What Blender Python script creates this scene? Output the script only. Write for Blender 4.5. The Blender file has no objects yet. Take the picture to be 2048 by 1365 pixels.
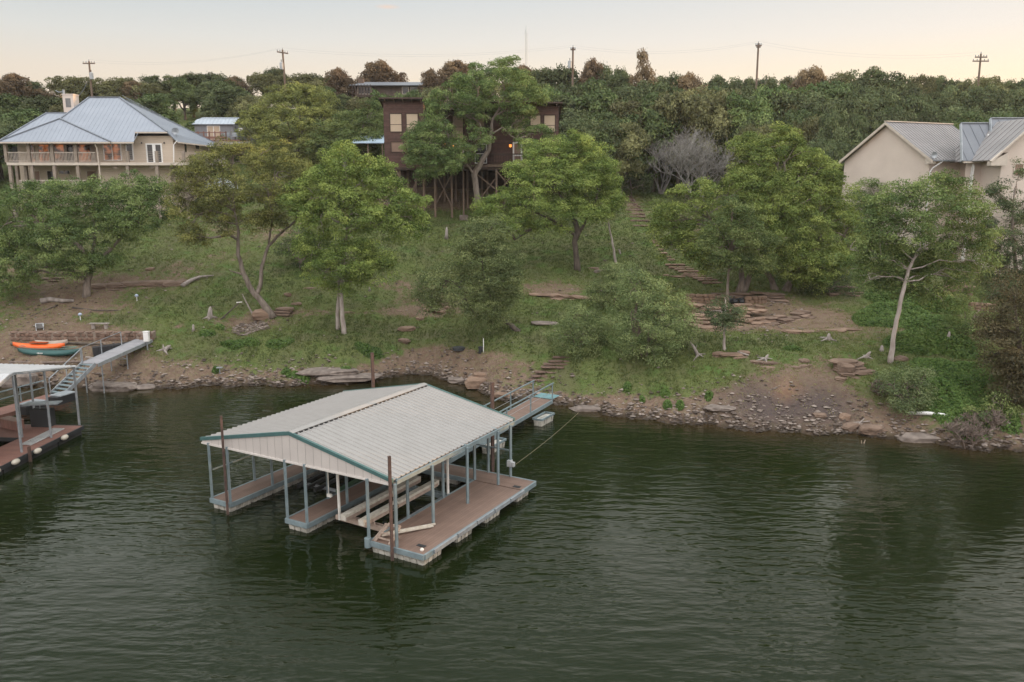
import bpy, bmesh, math, random
import numpy as np
from mathutils import Vector, Matrix
SC=bpy.context.scene; COL=SC.collection
RN=random.Random(11); NR=np.random.default_rng(11)
F=1650.0; PIT=math.radians(10.97); CH=14.15; CX,CY=1024.0,682.5
sP,cP=math.sin(PIT),math.cos(PIT)
V=Vector
def ray(px,py):
    a=(px-CX)/F; b=(CY-py)/F
    return V((a,cP+b*sP,-sP+b*cP))
def W(px,py,Y):
    r=ray(px,py); t=Y/r.y
    return V((r.x*t,Y,CH+r.z*t))
def atZ(px,py,z):
    r=ray(px,py); t=(z-CH)/r.z
    return V((r.x*t,r.y*t,z))
def mpp(p): return (p.y*cP-(p.z-CH)*sP)/F
def pix(p):
    zc=p[1]*cP-(p[2]-CH)*sP; yc=p[1]*sP+(p[2]-CH)*cP
    return CX+F*p[0]/zc, CY-F*yc/zc
# ---------- terrain ----------
SH=[(-400,60),(-60,57),(-35.8,56.2),(-30.5,56),(-28.3,55.2),(-24,55.6),(-21,56.4),(-16,56.4),(-13.6,56.7),(-10.5,57.5),(-8.3,59.8),(-5.7,59.4),(-2.9,56),(-.8,52.7),(2.8,52),(4.9,50),(7.7,48),(11,47),(15,45.5),(19.2,45),(22.5,44.1),(23.7,42.8),(27.2,42),(60,38),(400,30)]
_sx=np.array([p[0] for p in SH],float); _sy=np.array([p[1] for p in SH],float)
PD=np.array([0,.5,1.5,3,5,8,14,20,28,36,45,61,76,95,120,200,1500],float)
PZ=np.array([0,.3,.75,1.45,2.3,3.1,4.7,6.5,8.9,11.3,13.6,19.3,24.5,28.0,30.2,31.5,33],float)
_pd=np.linspace(0,140,1400); _pz=np.interp(_pd,PD,PZ)
_k=np.exp(-np.linspace(-2,2,31)**2); _k/=_k.sum()
_pz2=np.convolve(np.pad(_pz,15,mode='edge'),_k,mode='valid'); _w=np.clip((_pd-3)/6,0,1); _pz=_pz*(1-_w)+_pz2*_w
_lat=np.random.default_rng(5).random((256,256))
def vn(x,y,s):
    x=np.asarray(x,float)*s+37.3; y=np.asarray(y,float)*s+91.7
    i=np.floor(x).astype(int); j=np.floor(y).astype(int); fx=x-i; fy=y-j; fx=fx*fx*(3-2*fx); fy=fy*fy*(3-2*fy)
    a=_lat[i%256,j%256]; b=_lat[(i+1)%256,j%256]; c=_lat[i%256,(j+1)%256]; d=_lat[(i+1)%256,(j+1)%256]
    return (a*(1-fx)+b*fx)*(1-fy)+(c*(1-fx)+d*fx)*fy
def fbm(x,y,s,o=4):
    r=0;a=.5
    for k in range(o): r=r+a*vn(np.asarray(x)+17*k,np.asarray(y)-31*k,s*2**k); a*=.5
    return r/(1-.5**o)
def Dsh(x,y):
    x=np.asarray(x,float); y=np.asarray(y,float)
    s=np.interp(x,_sx,_sy)+.28*np.sin(1.7*x+.4)+.16*np.sin(3.9*x)+.1*np.sin(8.3*x+1)
    return y-s
def T(x,y):
    x=np.asarray(x,float); y=np.asarray(y,float)
    d=Dsh(x,y)
    inl=np.clip(d/7,0,1)
    ys=y-d; wv=np.clip((d-5)/22,0,1); dd=d+wv*wv*(3-2*wv)*np.clip(ys-53.5,-11,7)
    dd=dd+inl*3.6*(fbm(x,y,.12,4)-.5)
    z=np.where(dd<140,np.interp(dd,_pd,_pz),np.interp(dd,PD,PZ))
    z=z+inl*.5*(fbm(x,y,.5,3)-.5)
    hx=np.clip((x+10)/24,0,1); hw_=np.clip((d-38)/36,0,1); z=z-hw_*hw_*(3-2*hw_)*(1.6+3.6*hx*hx*(3-2*hx))
    u=np.maximum(-4.0,.38*d)
    return np.where(d>0,np.maximum(z,.02),u)
_ys=np.concatenate([np.arange(40,110,.2),np.arange(110,400,.8)])
def ground(px,py):
    r=ray(px,py); t=_ys/r.y; x=r.x*t; z=CH+r.z*t; h=T(x,_ys)-z
    i=np.argmax(h>0)
    if h[i]<=0: i=len(_ys)-1
    if i>0:
        f=h[i-1]/(h[i-1]-h[i]) if h[i]!=h[i-1] else 0
        Y=_ys[i-1]+(_ys[i]-_ys[i-1])*f
    else: Y=_ys[0]
    p=W(px,py,Y); return V((p.x,Y,float(T(p.x,Y))))
def gz(x,y): return float(T(x,y))
# ---------- objects ----------
def wloc(o):
    l=V((0,0,0))
    while o is not None: l=l+o.location; o=o.parent
    return l
def tag(o,label=None,cat=None,group=None,kind=None):
    if label: o['label']=label
    if cat: o['category']=cat
    if group: o['group']=group
    if kind: o['kind']=kind
    return o
def thing(name,label,cat,loc=(0,0,0),group=None):
    o=bpy.data.objects.new(name,None); o.empty_display_size=.3; o.location=loc; COL.objects.link(o)
    return tag(o,label,cat,group,'thing')
class MB:
    def __init__(s,xf=None): s.v=[]; s.f=[]; s.xf=xf
    def add(s,vs,fs):
        n=len(s.v)
        for p in vs:
            p=V(p); s.v.append(s.xf(p) if s.xf else p)
        s.f+= [tuple(i+n for i in f) for f in fs]; return s
    def box(s,x0,x1,y0,y1,z0,z1):
        return s.add([(x0,y0,z0),(x1,y0,z0),(x1,y1,z0),(x0,y1,z0),(x0,y0,z1),(x1,y0,z1),(x1,y1,z1),(x0,y1,z1)],
          [(3,2,1,0),(4,5,6,7),(0,1,5,4),(1,2,6,5),(2,3,7,6),(3,0,4,7)])
    def bar(s,a,b,w,h=None,up=(0,0,1)):
        h=h or w; a=V(a); b=V(b); d=(b-a).normalized(); up=V(up)
        if abs(d.dot(up))>.98: up=V((1,0,0)) if abs(d.x)<.9 else V((0,1,0))
        r=d.cross(up).normalized(); u=r.cross(d)
        q=[]
        for p in (a,b):
            for i,j in ((-1,-1),(1,-1),(1,1),(-1,1)): q.append(p+r*(i*w/2)+u*(j*h/2))
        return s.add(q,[(3,2,1,0),(4,5,6,7),(0,1,5,4),(1,2,6,5),(2,3,7,6),(3,0,4,7)])
    def path(s,pts,rad,n=7,cap=True):
        pts=[V(p) for p in pts]; m=len(pts)
        if not isinstance(rad,(list,tuple)): rad=[rad]*m
        vs=[]; prev=None
        for i,p in enumerate(pts):
            d=(pts[min(i+1,m-1)]-pts[max(i-1,0)])
            d=d.normalized() if d.length>1e-9 else V((0,0,1))
            if prev is None:
                r=d.cross(V((0,0,1)));
                if r.length<.1: r=d.cross(V((1,0,0)))
            else: r=prev-d*prev.dot(d)
            r=r.normalized(); prev=r; u=d.cross(r)
            for k in range(n):
                a=2*math.pi*k/n; vs.append(p+(r*math.cos(a)+u*math.sin(a))*rad[i])
        fs=[(i*n+k,i*n+(k+1)%n,(i+1)*n+(k+1)%n,(i+1)*n+k) for i in range(m-1) for k in range(n)]
        if cap: fs+=[tuple(range(n))[::-1],tuple((m-1)*n+k for k in range(n))]
        return s.add(vs,fs)
    def slab(s,pts,t,nrm=None):
        """polygon with thickness t below its normal"""
        pts=[V(p) for p in pts]
        if nrm is None:
            nrm=V((0,0,0))
            for i in range(len(pts)): 
                a,b=pts[i],pts[(i+1)%len(pts)]
                nrm+=V(((a.y-b.y)*(a.z+b.z),(a.z-b.z)*(a.x+b.x),(a.x-b.x)*(a.y+b.y)))
            nrm.normalize()
        nrm=V(nrm); n=len(pts)
        vs=pts+[p-nrm*t for p in pts]
        return s.add(vs,[tuple(range(n)),tuple(range(2*n-1,n-1,-1))]+[((i+1)%n,i,n+i,n+(i+1)%n) for i in range(n)])
    def quad(s,pts): return s.add(pts,[tuple(range(len(pts)))])
    def lathe(s,prof,c=(0,0,0),n=16):
        c=V(c); vs=[]
        for r,z in prof:
            for k in range(n):
                a=2*math.pi*k/n; vs.append(c+V((r*math.cos(a),r*math.sin(a),z)))
        m=len(prof)
        return s.add(vs,[(i*n+k,i*n+(k+1)%n,(i+1)*n+(k+1)%n,(i+1)*n+k) for i in range(m-1) for k in range(n)]+[tuple(range(n))[::-1],tuple((m-1)*n+k for k in range(n))])
    def rock(s,c,sx,sy,sz,rz=0,rough=.22,seed=None,box=.0):
        r=random.Random(seed if seed is not None else RN.random())
        vs,fs=ICO; out=[]; ph=[r.uniform(0,6) for _ in range(9)]
        cr,sr=math.cos(rz),math.sin(rz)
        for p in vs:
            k=1+rough*(math.sin(3*p[0]+ph[0])*math.sin(2.6*p[1]+ph[1])+.7*math.sin(5*p[2]+ph[2]+2*p[0])+.5*math.sin(7*p[1]+ph[3]))+r.uniform(-rough,rough)*.4
            q=[p[0]*k,p[1]*k,p[2]*k]
            if box: q=[math.copysign(abs(e)**(1-box),e) for e in q]
            x,y,z=q[0]*sx,q[1]*sy,q[2]*sz
            out.append(V(c)+V((x*cr-y*sr,x*sr+y*cr,z)))
        return s.add(out,fs)
    def build(s,name,mat,parent=None,smooth=False):
        me=bpy.data.meshes.new(name); off=wloc(parent) if parent else V((0,0,0))
        me.from_pydata([tuple(p-off) for p in s.v],[],s.f)
        if mat: me.materials.append(mat)
        if smooth: me.polygons.foreach_set('use_smooth',[True]*len(me.polygons))
        o=bpy.data.objects.new(name,me); COL.objects.link(o)
        if parent: o.parent=parent
        me.update(); return o
_b=bmesh.new(); bmesh.ops.create_icosphere(_b,subdivisions=2,radius=1); ICO=([tuple(v.co) for v in _b.verts],[tuple(v.index for v in f.verts) for f in _b.faces]); _b.free()
def kids(o): return [c for c in bpy.data.objects if c.parent is o]
def dup(o,loc,parent=None,rz=None,sc=None):
    c=o.copy(); COL.objects.link(c)
    if parent is not None: c.parent=parent
    else:
        c.location=loc
        if rz is not None: c.rotation_euler=(0,0,rz)
        if sc is not None: c.scale=sc
    for k in kids(o): dup(k,None,c)
    return c
def arr_mesh(name,verts,nq,mat,parent=None,attrs=None,k=4):
    """fast mesh of loose k-gons"""
    me=bpy.data.meshes.new(name); nv=len(verts); off=wloc(parent) if parent else V((0,0,0))
    verts=np.asarray(verts,np.float32)-np.array(off,np.float32)
    me.vertices.add(nv); me.vertices.foreach_set('co',verts.ravel())
    me.loops.add(nv); me.loops.foreach_set('vertex_index',np.arange(nv,dtype=np.int32))
    me.polygons.add(nq); me.polygons.foreach_set('loop_start',np.arange(0,nv,k,dtype=np.int32))
    me.update(calc_edges=True)
    for n,a in (attrs or {}).items():
        at=me.attributes.new(n,'FLOAT','POINT'); at.data.foreach_set('value',np.asarray(a,np.float32))
    me.materials.append(mat)
    o=bpy.data.objects.new(name,me); COL.objects.link(o)
    if parent: o.parent=parent
    return o
# ---------- materials ----------
def nt(name):
    m=bpy.data.materials.new(name); m.use_nodes=True; t=m.node_tree; b=t.nodes['Principled BSDF']; return m,t,b
def N(t,ty,**k):
    n=t.nodes.new(ty)
    for a,v in k.items():
        if a.startswith('i_'):
            n.inputs[a[2:].replace('_',' ')].default_value=v
        else: setattr(n,a,v)
    return n
def c4(c): return (c[0],c[1],c[2],1)
def noise(t,scale,detail=4,stretch=(1,1,1),rough=.55,rot=0):
    tc=N(t,'ShaderNodeTexCoord'); mp=N(t,'ShaderNodeMapping'); mp.inputs['Scale'].default_value=stretch; mp.inputs['Rotation'].default_value=(0,0,rot)
    n=N(t,'ShaderNodeTexNoise'); n.inputs['Scale'].default_value=scale; n.inputs['Detail'].default_value=detail; n.inputs['Roughness'].default_value=rough
    t.links.new(tc.outputs['Object'],mp.inputs['Vector']); t.links.new(mp.outputs[0],n.inputs['Vector']); return n.outputs['Fac']
def ramp(t,fac,stops):
    r=N(t,'ShaderNodeValToRGB'); e=r.color_ramp.elements
    while len(e)<len(stops): e.new(.5)
    for i,(p,c) in enumerate(stops): e[i].position=p; e[i].color=c4(c)
    if fac is not None: t.links.new(fac,r.inputs[0])
    return r.outputs[0]
def mixc(t,f,a,b,mode='MIX'):
    m=N(t,'ShaderNodeMix',data_type='RGBA',blend_type=mode)
    for sock,v in ((m.inputs[0],f),(m.inputs[6],a),(m.inputs[7],b)):
        if hasattr(v,'is_output'): t.links.new(v,sock)
        elif isinstance(v,(int,float)): sock.default_value=v
        else: sock.default_value=c4(v)
    return m.outputs[2]
def mth(t,op,a,b=0.0,c=None):
    m=N(t,'ShaderNodeMath',operation=op)
    for i,v in enumerate((a,b,c)):
        if v is None: continue
        if hasattr(v,'is_output'): t.links.new(v,m.inputs[i])
        else: m.inputs[i].default_value=v
    return m.outputs[0]
def bumpn(t,b,h,dist,strength=1):
    n=N(t,'ShaderNodeBump'); n.inputs['Distance'].default_value=dist; n.inputs['Strength'].default_value=strength
    t.links.new(h,n.inputs['Height']); t.links.new(n.outputs[0],b.inputs['Normal'])
def mat(name,c,rough=.7,c2=None,scale=2,detail=5,stretch=(1,1,1),lo=.35,hi=.68,bump=0,bscale=25,metal=0,spec=.4):
    m,t,b=nt(name)
    c2=c2 or tuple(x*.72 for x in c)
    t.links.new(ramp(t,noise(t,scale,detail,stretch),[(lo,c2),(hi,c)]),b.inputs['Base Color'])
    b.inputs['Roughness'].default_value=rough; b.inputs['Metallic'].default_value=metal; b.inputs['Specular IOR Level'].default_value=spec
    if bump: bumpn(t,b,noise(t,bscale,5,stretch),bump*(2.2 if stretch[2]>2 else 1))
    return m
def boards(name,c,axis,sp,rough=.75,gap=.06,gapc=.45,vary=.25,bump=.012,c2=None,scale=1.5,metal=0,stretch=(1,1,1)):
    """boards or panels of width sp along axis, with a darker gap line between neighbours"""
    m,t,b=nt(name); c2=c2 or tuple(x*.75 for x in c)
    tc=N(t,'ShaderNodeTexCoord'); dp=N(t,'ShaderNodeVectorMath',operation='DOT_PRODUCT'); dp.inputs[1].default_value=V(axis)/sp
    t.links.new(tc.outputs['Object'],dp.inputs[0]); x=mth(t,'ADD',dp.outputs['Value'],1000.0)
    fr=mth(t,'FRACT',x); fl=mth(t,'FLOOR',x)
    wn=N(t,'ShaderNodeTexWhiteNoise',noise_dimensions='1D'); t.links.new(fl,wn.inputs['W'])
    base=ramp(t,noise(t,scale,6,stretch),[(.3,c2),(.7,c)])
    k=mth(t,'MULTIPLY_ADD',wn.outputs['Value'],vary,1-vary*.6)
    g=mth(t,'LESS_THAN',fr,gap); k2=mth(t,'MULTIPLY',k,mth(t,'MULTIPLY_ADD',g,gapc-1,1.0))
    cm=N(t,'ShaderNodeVectorMath',operation='SCALE'); t.links.new(base,cm.inputs[0]); t.links.new(k2,cm.inputs['Scale'])
    t.links.new(cm.outputs[0],b.inputs['Base Color']); b.inputs['Roughness'].default_value=rough; b.inputs['Metallic'].default_value=metal
    if bump: bumpn(t,b,mth(t,'MULTIPLY',mth(t,'MINIMUM',mth(t,'DIVIDE',fr,gap*1.5),1.0),fr if bump>.011 else 1.0),bump)
    return m
def leafmat(name,dark,mid,light,trans=.22,vv=.3):
    m,t,b=nt(name); t.nodes.remove(b)
    at=N(t,'ShaderNodeAttribute',attribute_name='tone'); oi=N(t,'ShaderNodeObjectInfo')
    col=ramp(t,at.outputs['Fac'],[(.12,dark),(.5,mid),(.9,light)])
    hs=N(t,'ShaderNodeHueSaturation'); t.links.new(col,hs.inputs['Color'])
    t.links.new(mth(t,'MULTIPLY_ADD',oi.outputs['Random'],.014,.493),hs.inputs['Hue']); t.links.new(mth(t,'MULTIPLY_ADD',oi.outputs['Random'],vv,1.02-vv/2),hs.inputs['Value'])
    d=N(t,'ShaderNodeBsdfDiffuse'); tr=N(t,'ShaderNodeBsdfTranslucent'); gl=N(t,'ShaderNodeBsdfGlossy'); gl.inputs['Roughness'].default_value=.45; gl.inputs['Color'].default_value=(.8,.85,.9,1)
    mx=N(t,'ShaderNodeMixShader'); mx.inputs[0].default_value=trans; m2=N(t,'ShaderNodeMixShader'); m2.inputs[0].default_value=.012
    t.links.new(hs.outputs[0],d.inputs[0]); t.links.new(hs.outputs[0],tr.inputs[0])
    t.links.new(d.outputs[0],mx.inputs[1]); t.links.new(tr.outputs[0],mx.inputs[2])
    t.links.new(mx.outputs[0],m2.inputs[1]); t.links.new(gl.outputs[0],m2.inputs[2])
    t.links.new(m2.outputs[0],t.nodes['Material Output'].inputs[0]); return m
M={}
M['steel']=mat('blue_grey_steel',(.195,.245,.26),.5,(.14,.18,.195),3)
M['galv']=mat('galvanised_steel',(.36,.38,.40),.45,(.24,.26,.28),4,metal=.3)
M['teal']=mat('teal_trim',(.06,.13,.125),.5,(.045,.10,.10),3)
M['cream']=mat('cream_sheet',(.52,.48,.445),.5,(.54,.50,.47),1.2)
M['roofwhite']=mat('white_roof_sheet',(.285,.272,.26),.5,(.262,.25,.238),1.6,8,lo=.3,hi=.6)
M['pvc']=mat('white_pvc',(.72,.70,.66),.4,(.6,.57,.52),3)
M['carpet']=mat('cream_carpet',(.55,.52,.46),.9,(.4,.36,.3),5)
M['tanwood']=mat('tan_wood',(.42,.33,.27),.8,(.28,.21,.17),4)
M['rust']=mat('rusted_steel',(.115,.068,.055),.85,(.065,.042,.036),5,bump=.01)
M['float']=mat('weathered_float_foam',(.50,.47,.42),.85,(.25,.24,.21),3.2,6,lo=.38,hi=.6,bump=.02,bscale=8)
M['fblack']=mat('black_float_plastic',(.03,.03,.033),.55,(.018,.018,.02),3)
M['dark']=mat('dark_metal',(.03,.032,.035),.6)
M['green']=mat('green_tank',(.05,.12,.06),.5,(.035,.085,.045),3)
M['rope']=mat('old_rope',(.35,.3,.2),.9)
M['wire']=mat('aluminium_wire',(.35,.35,.36),.5)
M['grayplastic']=mat('grey_plastic',(.42,.43,.44),.5)
M['white']=mat('white_paint',(.75,.74,.72),.5,(.66,.65,.63),3)
M['rock']=mat('limestone',(.225,.155,.115),.92,(.10,.066,.048),1.3,8,(.5,.5,4),lo=.32,hi=.66,bump=.05,bscale=5)
M['rockpale']=mat('pale_limestone',(.28,.19,.135),.92,(.12,.075,.052),1.5,8,(.5,.5,4),lo=.32,hi=.66,bump=.04,bscale=6)
M['rockgrey']=mat('grey_shore_stone',(.22,.18,.155),.92,(.105,.083,.07),2.2,8,lo=.32,hi=.68,bump=.03,bscale=7)
M['bark']=mat('grey_bark',(.26,.215,.18),.95,(.12,.095,.078),4,8,(1,1,.25),bump=.04,bscale=14)
M['barkdark']=mat('dark_bark',(.13,.105,.085),.95,(.06,.048,.04),4,8,(1,1,.25),bump=.04,bscale=14)
M['barkpale']=mat('pale_bark',(.42,.37,.335),.95,(.26,.215,.19),4,8,(1,1,.3),bump=.03,bscale=14)
M['dead']=mat('weathered_dead_wood',(.34,.30,.275),.95,(.2,.17,.15),4,6,(1,1,.4),bump=.02)
M['brush']=mat('dry_brush',(.22,.17,.145),.95,(.12,.09,.075),3)
M['graytwig']=mat('grey_bare_twig',(.25,.235,.215),.95,(.16,.148,.135),2)
M['pinktwig']=mat('brown_bare_twig',(.24,.185,.17),.95,(.15,.11,.1),2)
L={}
L['bright']=leafmat('bright_oak_leaf',(.066,.105,.026),(.165,.228,.056),(.33,.39,.105))
L['mid']=leafmat('oak_leaf',(.054,.084,.029),(.122,.172,.056),(.24,.29,.10))
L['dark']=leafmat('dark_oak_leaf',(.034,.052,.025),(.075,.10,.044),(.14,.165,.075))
L['olive']=leafmat('olive_leaf',(.075,.086,.03),(.175,.192,.06),(.34,.34,.10))
L['grey']=leafmat('grey_green_leaf',(.055,.08,.036),(.125,.162,.068),(.22,.26,.115))
L['brown']=leafmat('brown_tinged_leaf',(.075,.052,.033),(.155,.112,.068),(.26,.185,.105),vv=.5)
L['cedar']=leafmat('cedar_leaf',(.045,.044,.023),(.092,.082,.042),(.16,.13,.066))
L['ivy']=leafmat('ivy_leaf',(.03,.06,.016),(.072,.125,.03),(.135,.20,.052))
L['grass']=leafmat('grass_blade',(.075,.10,.032),(.14,.165,.05),(.28,.25,.115),.35)
L['hilldark']=leafmat('hill_oak_leaf',(.04,.05,.024),(.09,.112,.048),(.16,.18,.08),vv=.6)
L['hillmid']=leafmat('hill_green_leaf',(.05,.072,.028),(.112,.15,.056),(.20,.24,.092),vv=.5)
L['hillolive']=leafmat('hill_olive_leaf',(.07,.072,.034),(.15,.15,.066),(.25,.24,.105),vv=.6)
L['willow']=leafmat('willow_leaf',(.062,.086,.034),(.142,.182,.07),(.26,.30,.12))
# ================= setting: ground, water, sky =================
def axis(segs):
    out=[]
    for a,b,s in segs: out+=list(np.arange(a,b,s))
    return np.array(out+[segs[-1][1]])
ax=axis([(-900,-200,50),(-200,-70,5),(-70,70,.5),(70,200,5),(200,900,50)])
ay=axis([(-300,20,20),(20,38,2),(38,100,.45),(100,160,1.5),(160,300,10),(300,1500,80)])
GX,GY=np.meshgrid(ax,ay); GZ=T(GX,GY)
# patches of bare soil (-) and lush grass (+), laid where they lie on the slope
PATCH=[(70,600,150,55,-.4),(330,612,80,36,.4),(120,700,170,45,-.8),(40,530,130,40,-.35),(270,560,90,16,-.3),(170,592,90,24,-.45),(500,652,110,22,-.55),(1125,582,85,22,-.8),(1065,640,45,18,-.4),(930,705,200,26,-.55),(1010,740,140,32,-.5),(640,742,230,16,-.3),(1470,625,140,50,-.8),(1620,640,80,20,-.5),(1590,790,105,38,-.95),(1350,772,110,26,.3),(1725,790,50,30,.35),(1470,762,80,18,.25),(1130,770,60,14,.2),(1320,812,210,16,-.2),(1272,412,38,48,-.5),(905,398,130,26,-1),(1370,530,60,30,-.3),(880,620,60,20,-.4),(750,570,120,14,-.3),(700,625,200,8,-.4),(1690,600,110,22,-.4),(640,200,60,40,.1),
(480,590,90,60,.4),(1180,500,130,50,.5),(670,690,140,34,.45),(960,685,80,20,.35),(1520,680,150,24,.35),(1900,780,90,60,.5),(1220,720,70,40,.3),(560,540,90,40,.3),(780,680,80,20,.25),(215,640,60,12,.5),(380,205,60,30,.3),(1000,470,100,40,.25),(820,470,90,40,.15)]
def grassy(x,y,z):
    x=np.asarray(x);y=np.asarray(y);z=np.asarray(z)
    zc=np.maximum(y*cP-(z-CH)*sP,5); yc=y*sP+(z-CH)*cP; px=CX+F*x/zc; py=CY-F*yc/zc
    d=Dsh(x,y)
    g=.86+1.5*(fbm(x,y,.09,5)-.5)
    g=g-.8*np.clip(1-d/4.6,0,1)
    for a,b,rx,ry,k in PATCH: g=g+k*np.exp(-((px-a)/rx)**2-((py-b)/ry)**2)
    return np.clip(g,0,1)
GG=grassy(GX,GY,GZ)
def blobat(x,y,px,py,rx,ry):
    p=ground(px,py); s=mpp(p); return np.exp(-((x-p.x)/(rx*s))**2-((y-p.y)/(ry*s*2.6))**2)
GR=np.clip(blobat(GX,GY,1575,785,34,14)*.8,0,1); GC=np.clip(.9*blobat(GX,GY,1520,800,70,26)+.9*blobat(GX,GY,1640,805,60,24)+.5*blobat(GX,GY,1580,825,130,16)-GR,0,1)
def grid_obj(name,X,Y,Z,m,attrs):
    ny,nx=X.shape; v=np.stack([X,Y,Z],-1).reshape(-1,3).astype(np.float32)
    i=np.arange(ny-1)[:,None]*nx+np.arange(nx-1)[None,:]; q=np.stack([i,i+1,i+nx+1,i+nx],-1).reshape(-1,4).astype(np.int32)
    me=bpy.data.meshes.new(name); me.vertices.add(len(v)); me.vertices.foreach_set('co',v.ravel())
    me.loops.add(q.size); me.loops.foreach_set('vertex_index',q.ravel()); me.polygons.add(len(q)); me.polygons.foreach_set('loop_start',np.arange(0,q.size,4,dtype=np.int32))
    me.polygons.foreach_set('use_smooth',np.ones(len(q),bool)); me.update(calc_edges=True)
    for n,a in attrs.items():
        at=me.attributes.new(n,'FLOAT','POINT'); at.data.foreach_set('value',a.ravel().astype(np.float32))
    me.materials.append(m); o=bpy.data.objects.new(name,me); COL.objects.link(o); return o
m,t,b=nt('hillside_soil_and_grass')
ag=N(t,'ShaderNodeAttribute',attribute_name='grass').outputs['Fac']; ar=N(t,'ShaderNodeAttribute',attribute_name='red').outputs['Fac']; ac=N(t,'ShaderNodeAttribute',attribute_name='char').outputs['Fac']; aw=N(t,'ShaderNodeAttribute',attribute_name='wet').outputs['Fac']
n1=noise(t,1.6,8,(1,1,1),.65); n2=noise(t,9,6,(1,1,1),.7); n3=noise(t,.35,4)
soil=ramp(t,n2,[(.25,(.085,.06,.045)),(.5,(.165,.12,.092)),(.75,(.26,.20,.158))])
soil=mixc(t,ramp(t,noise(t,1.1,9,(1,1.4,1),.72),[(.42,(.75,.75,.75)),(.55,(0,0,0))]),soil,(.085,.058,.043))
soil=mixc(t,mth(t,'MULTIPLY',n3,.6),soil,(.20,.125,.085))
soil=mixc(t,ramp(t,noise(t,3.2,8,(1,1,1),.7),[(.48,(0,0,0)),(.62,(.7,.7,.7))]),soil,(.17,.145,.082))
soil=mixc(t,mth(t,'MULTIPLY',ar,n1),soil,(.22,.115,.07)); soil=mixc(t,mth(t,'MULTIPLY',ac,mth(t,'MULTIPLY_ADD',n2,1.4,.1)),soil,(.07,.055,.055))
gr=ramp(t,n2,[(.25,(.052,.07,.022)),(.5,(.102,.125,.04)),(.78,(.175,.185,.07))])
gr=mixc(t,ramp(t,n3,[(.4,(0,0,0)),(.65,(1,1,1))]),gr,(.105,.105,.05))
gr=mixc(t,ramp(t,noise(t,.5,4,(1,1.3,1)),[(.52,(0,0,0)),(.68,(.8,.8,.8))]),gr,(.072,.128,.03))
f=mth(t,'ADD',ag,mth(t,'MULTIPLY_ADD',n1,1.3,-.65)); f=ramp(t,f,[(.36,(0,0,0)),(.56,(1,1,1))])
col=mixc(t,f,soil,gr); col=mixc(t,aw,col,(.035,.026,.017))
t.links.new(col,b.inputs['Base Color']); b.inputs['Roughness'].default_value=.95; b.inputs['Specular IOR Level'].default_value=.15
bumpn(t,b,mth(t,'ADD',mth(t,'MULTIPLY',n1,.6),mth(t,'MULTIPLY',n2,.4)),.22)
M['ground']=m
DD=Dsh(GX,GY)
g=grid_obj('ground',GX,GY,GZ,m,dict(grass=GG,red=GR,char=GC,wet=np.clip(1.15-(GZ-.02)/.28,0,1))); tag(g,'sloping grassy hillside with bare soil patches down to the lake','hillside',kind='structure')
# water
m,t,b=nt('lake_water')
sh=N(t,'ShaderNodeAttribute',attribute_name='shallow').outputs['Fac']
dn=noise(t,.07,3)
deep=mixc(t,dn,(.0055,.0098,.0024),(.0075,.0128,.0031))
t.links.new(mixc(t,sh,deep,(.042,.026,.012)),b.inputs['Base Color'])
b.inputs['Roughness'].default_value=.035; b.inputs['IOR'].default_value=1.333; b.inputs['Specular IOR Level'].default_value=.5
w1=noise(t,2.7,1.5,(.5,1.25,1),.5,math.radians(8)); w2=noise(t,6.5,2,(.55,1.2,1),.5,math.radians(-12)); w3=noise(t,.15,3,(1,.7,1)); w0=noise(t,1.2,2,(.55,1.25,1),.5,math.radians(14))
amp=mth(t,'MULTIPLY',ramp(t,w3,[(.40,(.28,.28,.28)),(.62,(1,1,1))]),1.7)
h=mth(t,'ADD',mth(t,'MULTIPLY',w1,1.0),mth(t,'MULTIPLY',w2,.30)); h=mth(t,'MULTIPLY',h,amp); h=mth(t,'ADD',h,mth(t,'MULTIPLY',w0,1.1))
wt=N(t,'ShaderNodeTexWave',wave_type='BANDS',bands_direction='Y'); wt.inputs['Scale'].default_value=.36; wt.inputs['Distortion'].default_value=9; wt.inputs['Detail'].default_value=2.5; wt.inputs['Detail Scale'].default_value=.9
tcw=N(t,'ShaderNodeTexCoord'); mpw=N(t,'ShaderNodeMapping'); mpw.inputs['Rotation'].default_value=(0,0,math.radians(11)); mpw.inputs['Scale'].default_value=(.45,1,1)
t.links.new(tcw.outputs['Object'],mpw.inputs['Vector']); t.links.new(mpw.outputs[0],wt.inputs['Vector']); h=mth(t,'ADD',h,mth(t,'MULTIPLY',mth(t,'MULTIPLY',wt.outputs['Fac'],amp),.2))
bumpn(t,b,h,.028)
wx=axis([(-900,-60,60),(-60,60,1),(60,900,60)]); wy=axis([(-300,0,30),(0,30,5),(30,62,.5)])
WX,WY=np.meshgrid(wx,wy); dd=Dsh(WX,WY); sx=np.clip(1+dd/3.6,0,1)
o=grid_obj('lake_water',WX,WY,0*WX,m,dict(shallow=sx*sx*(.55+.45*np.sin(.35*WX)**2))); tag(o,'dark green rippled lake water','lake',kind='structure')
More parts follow.
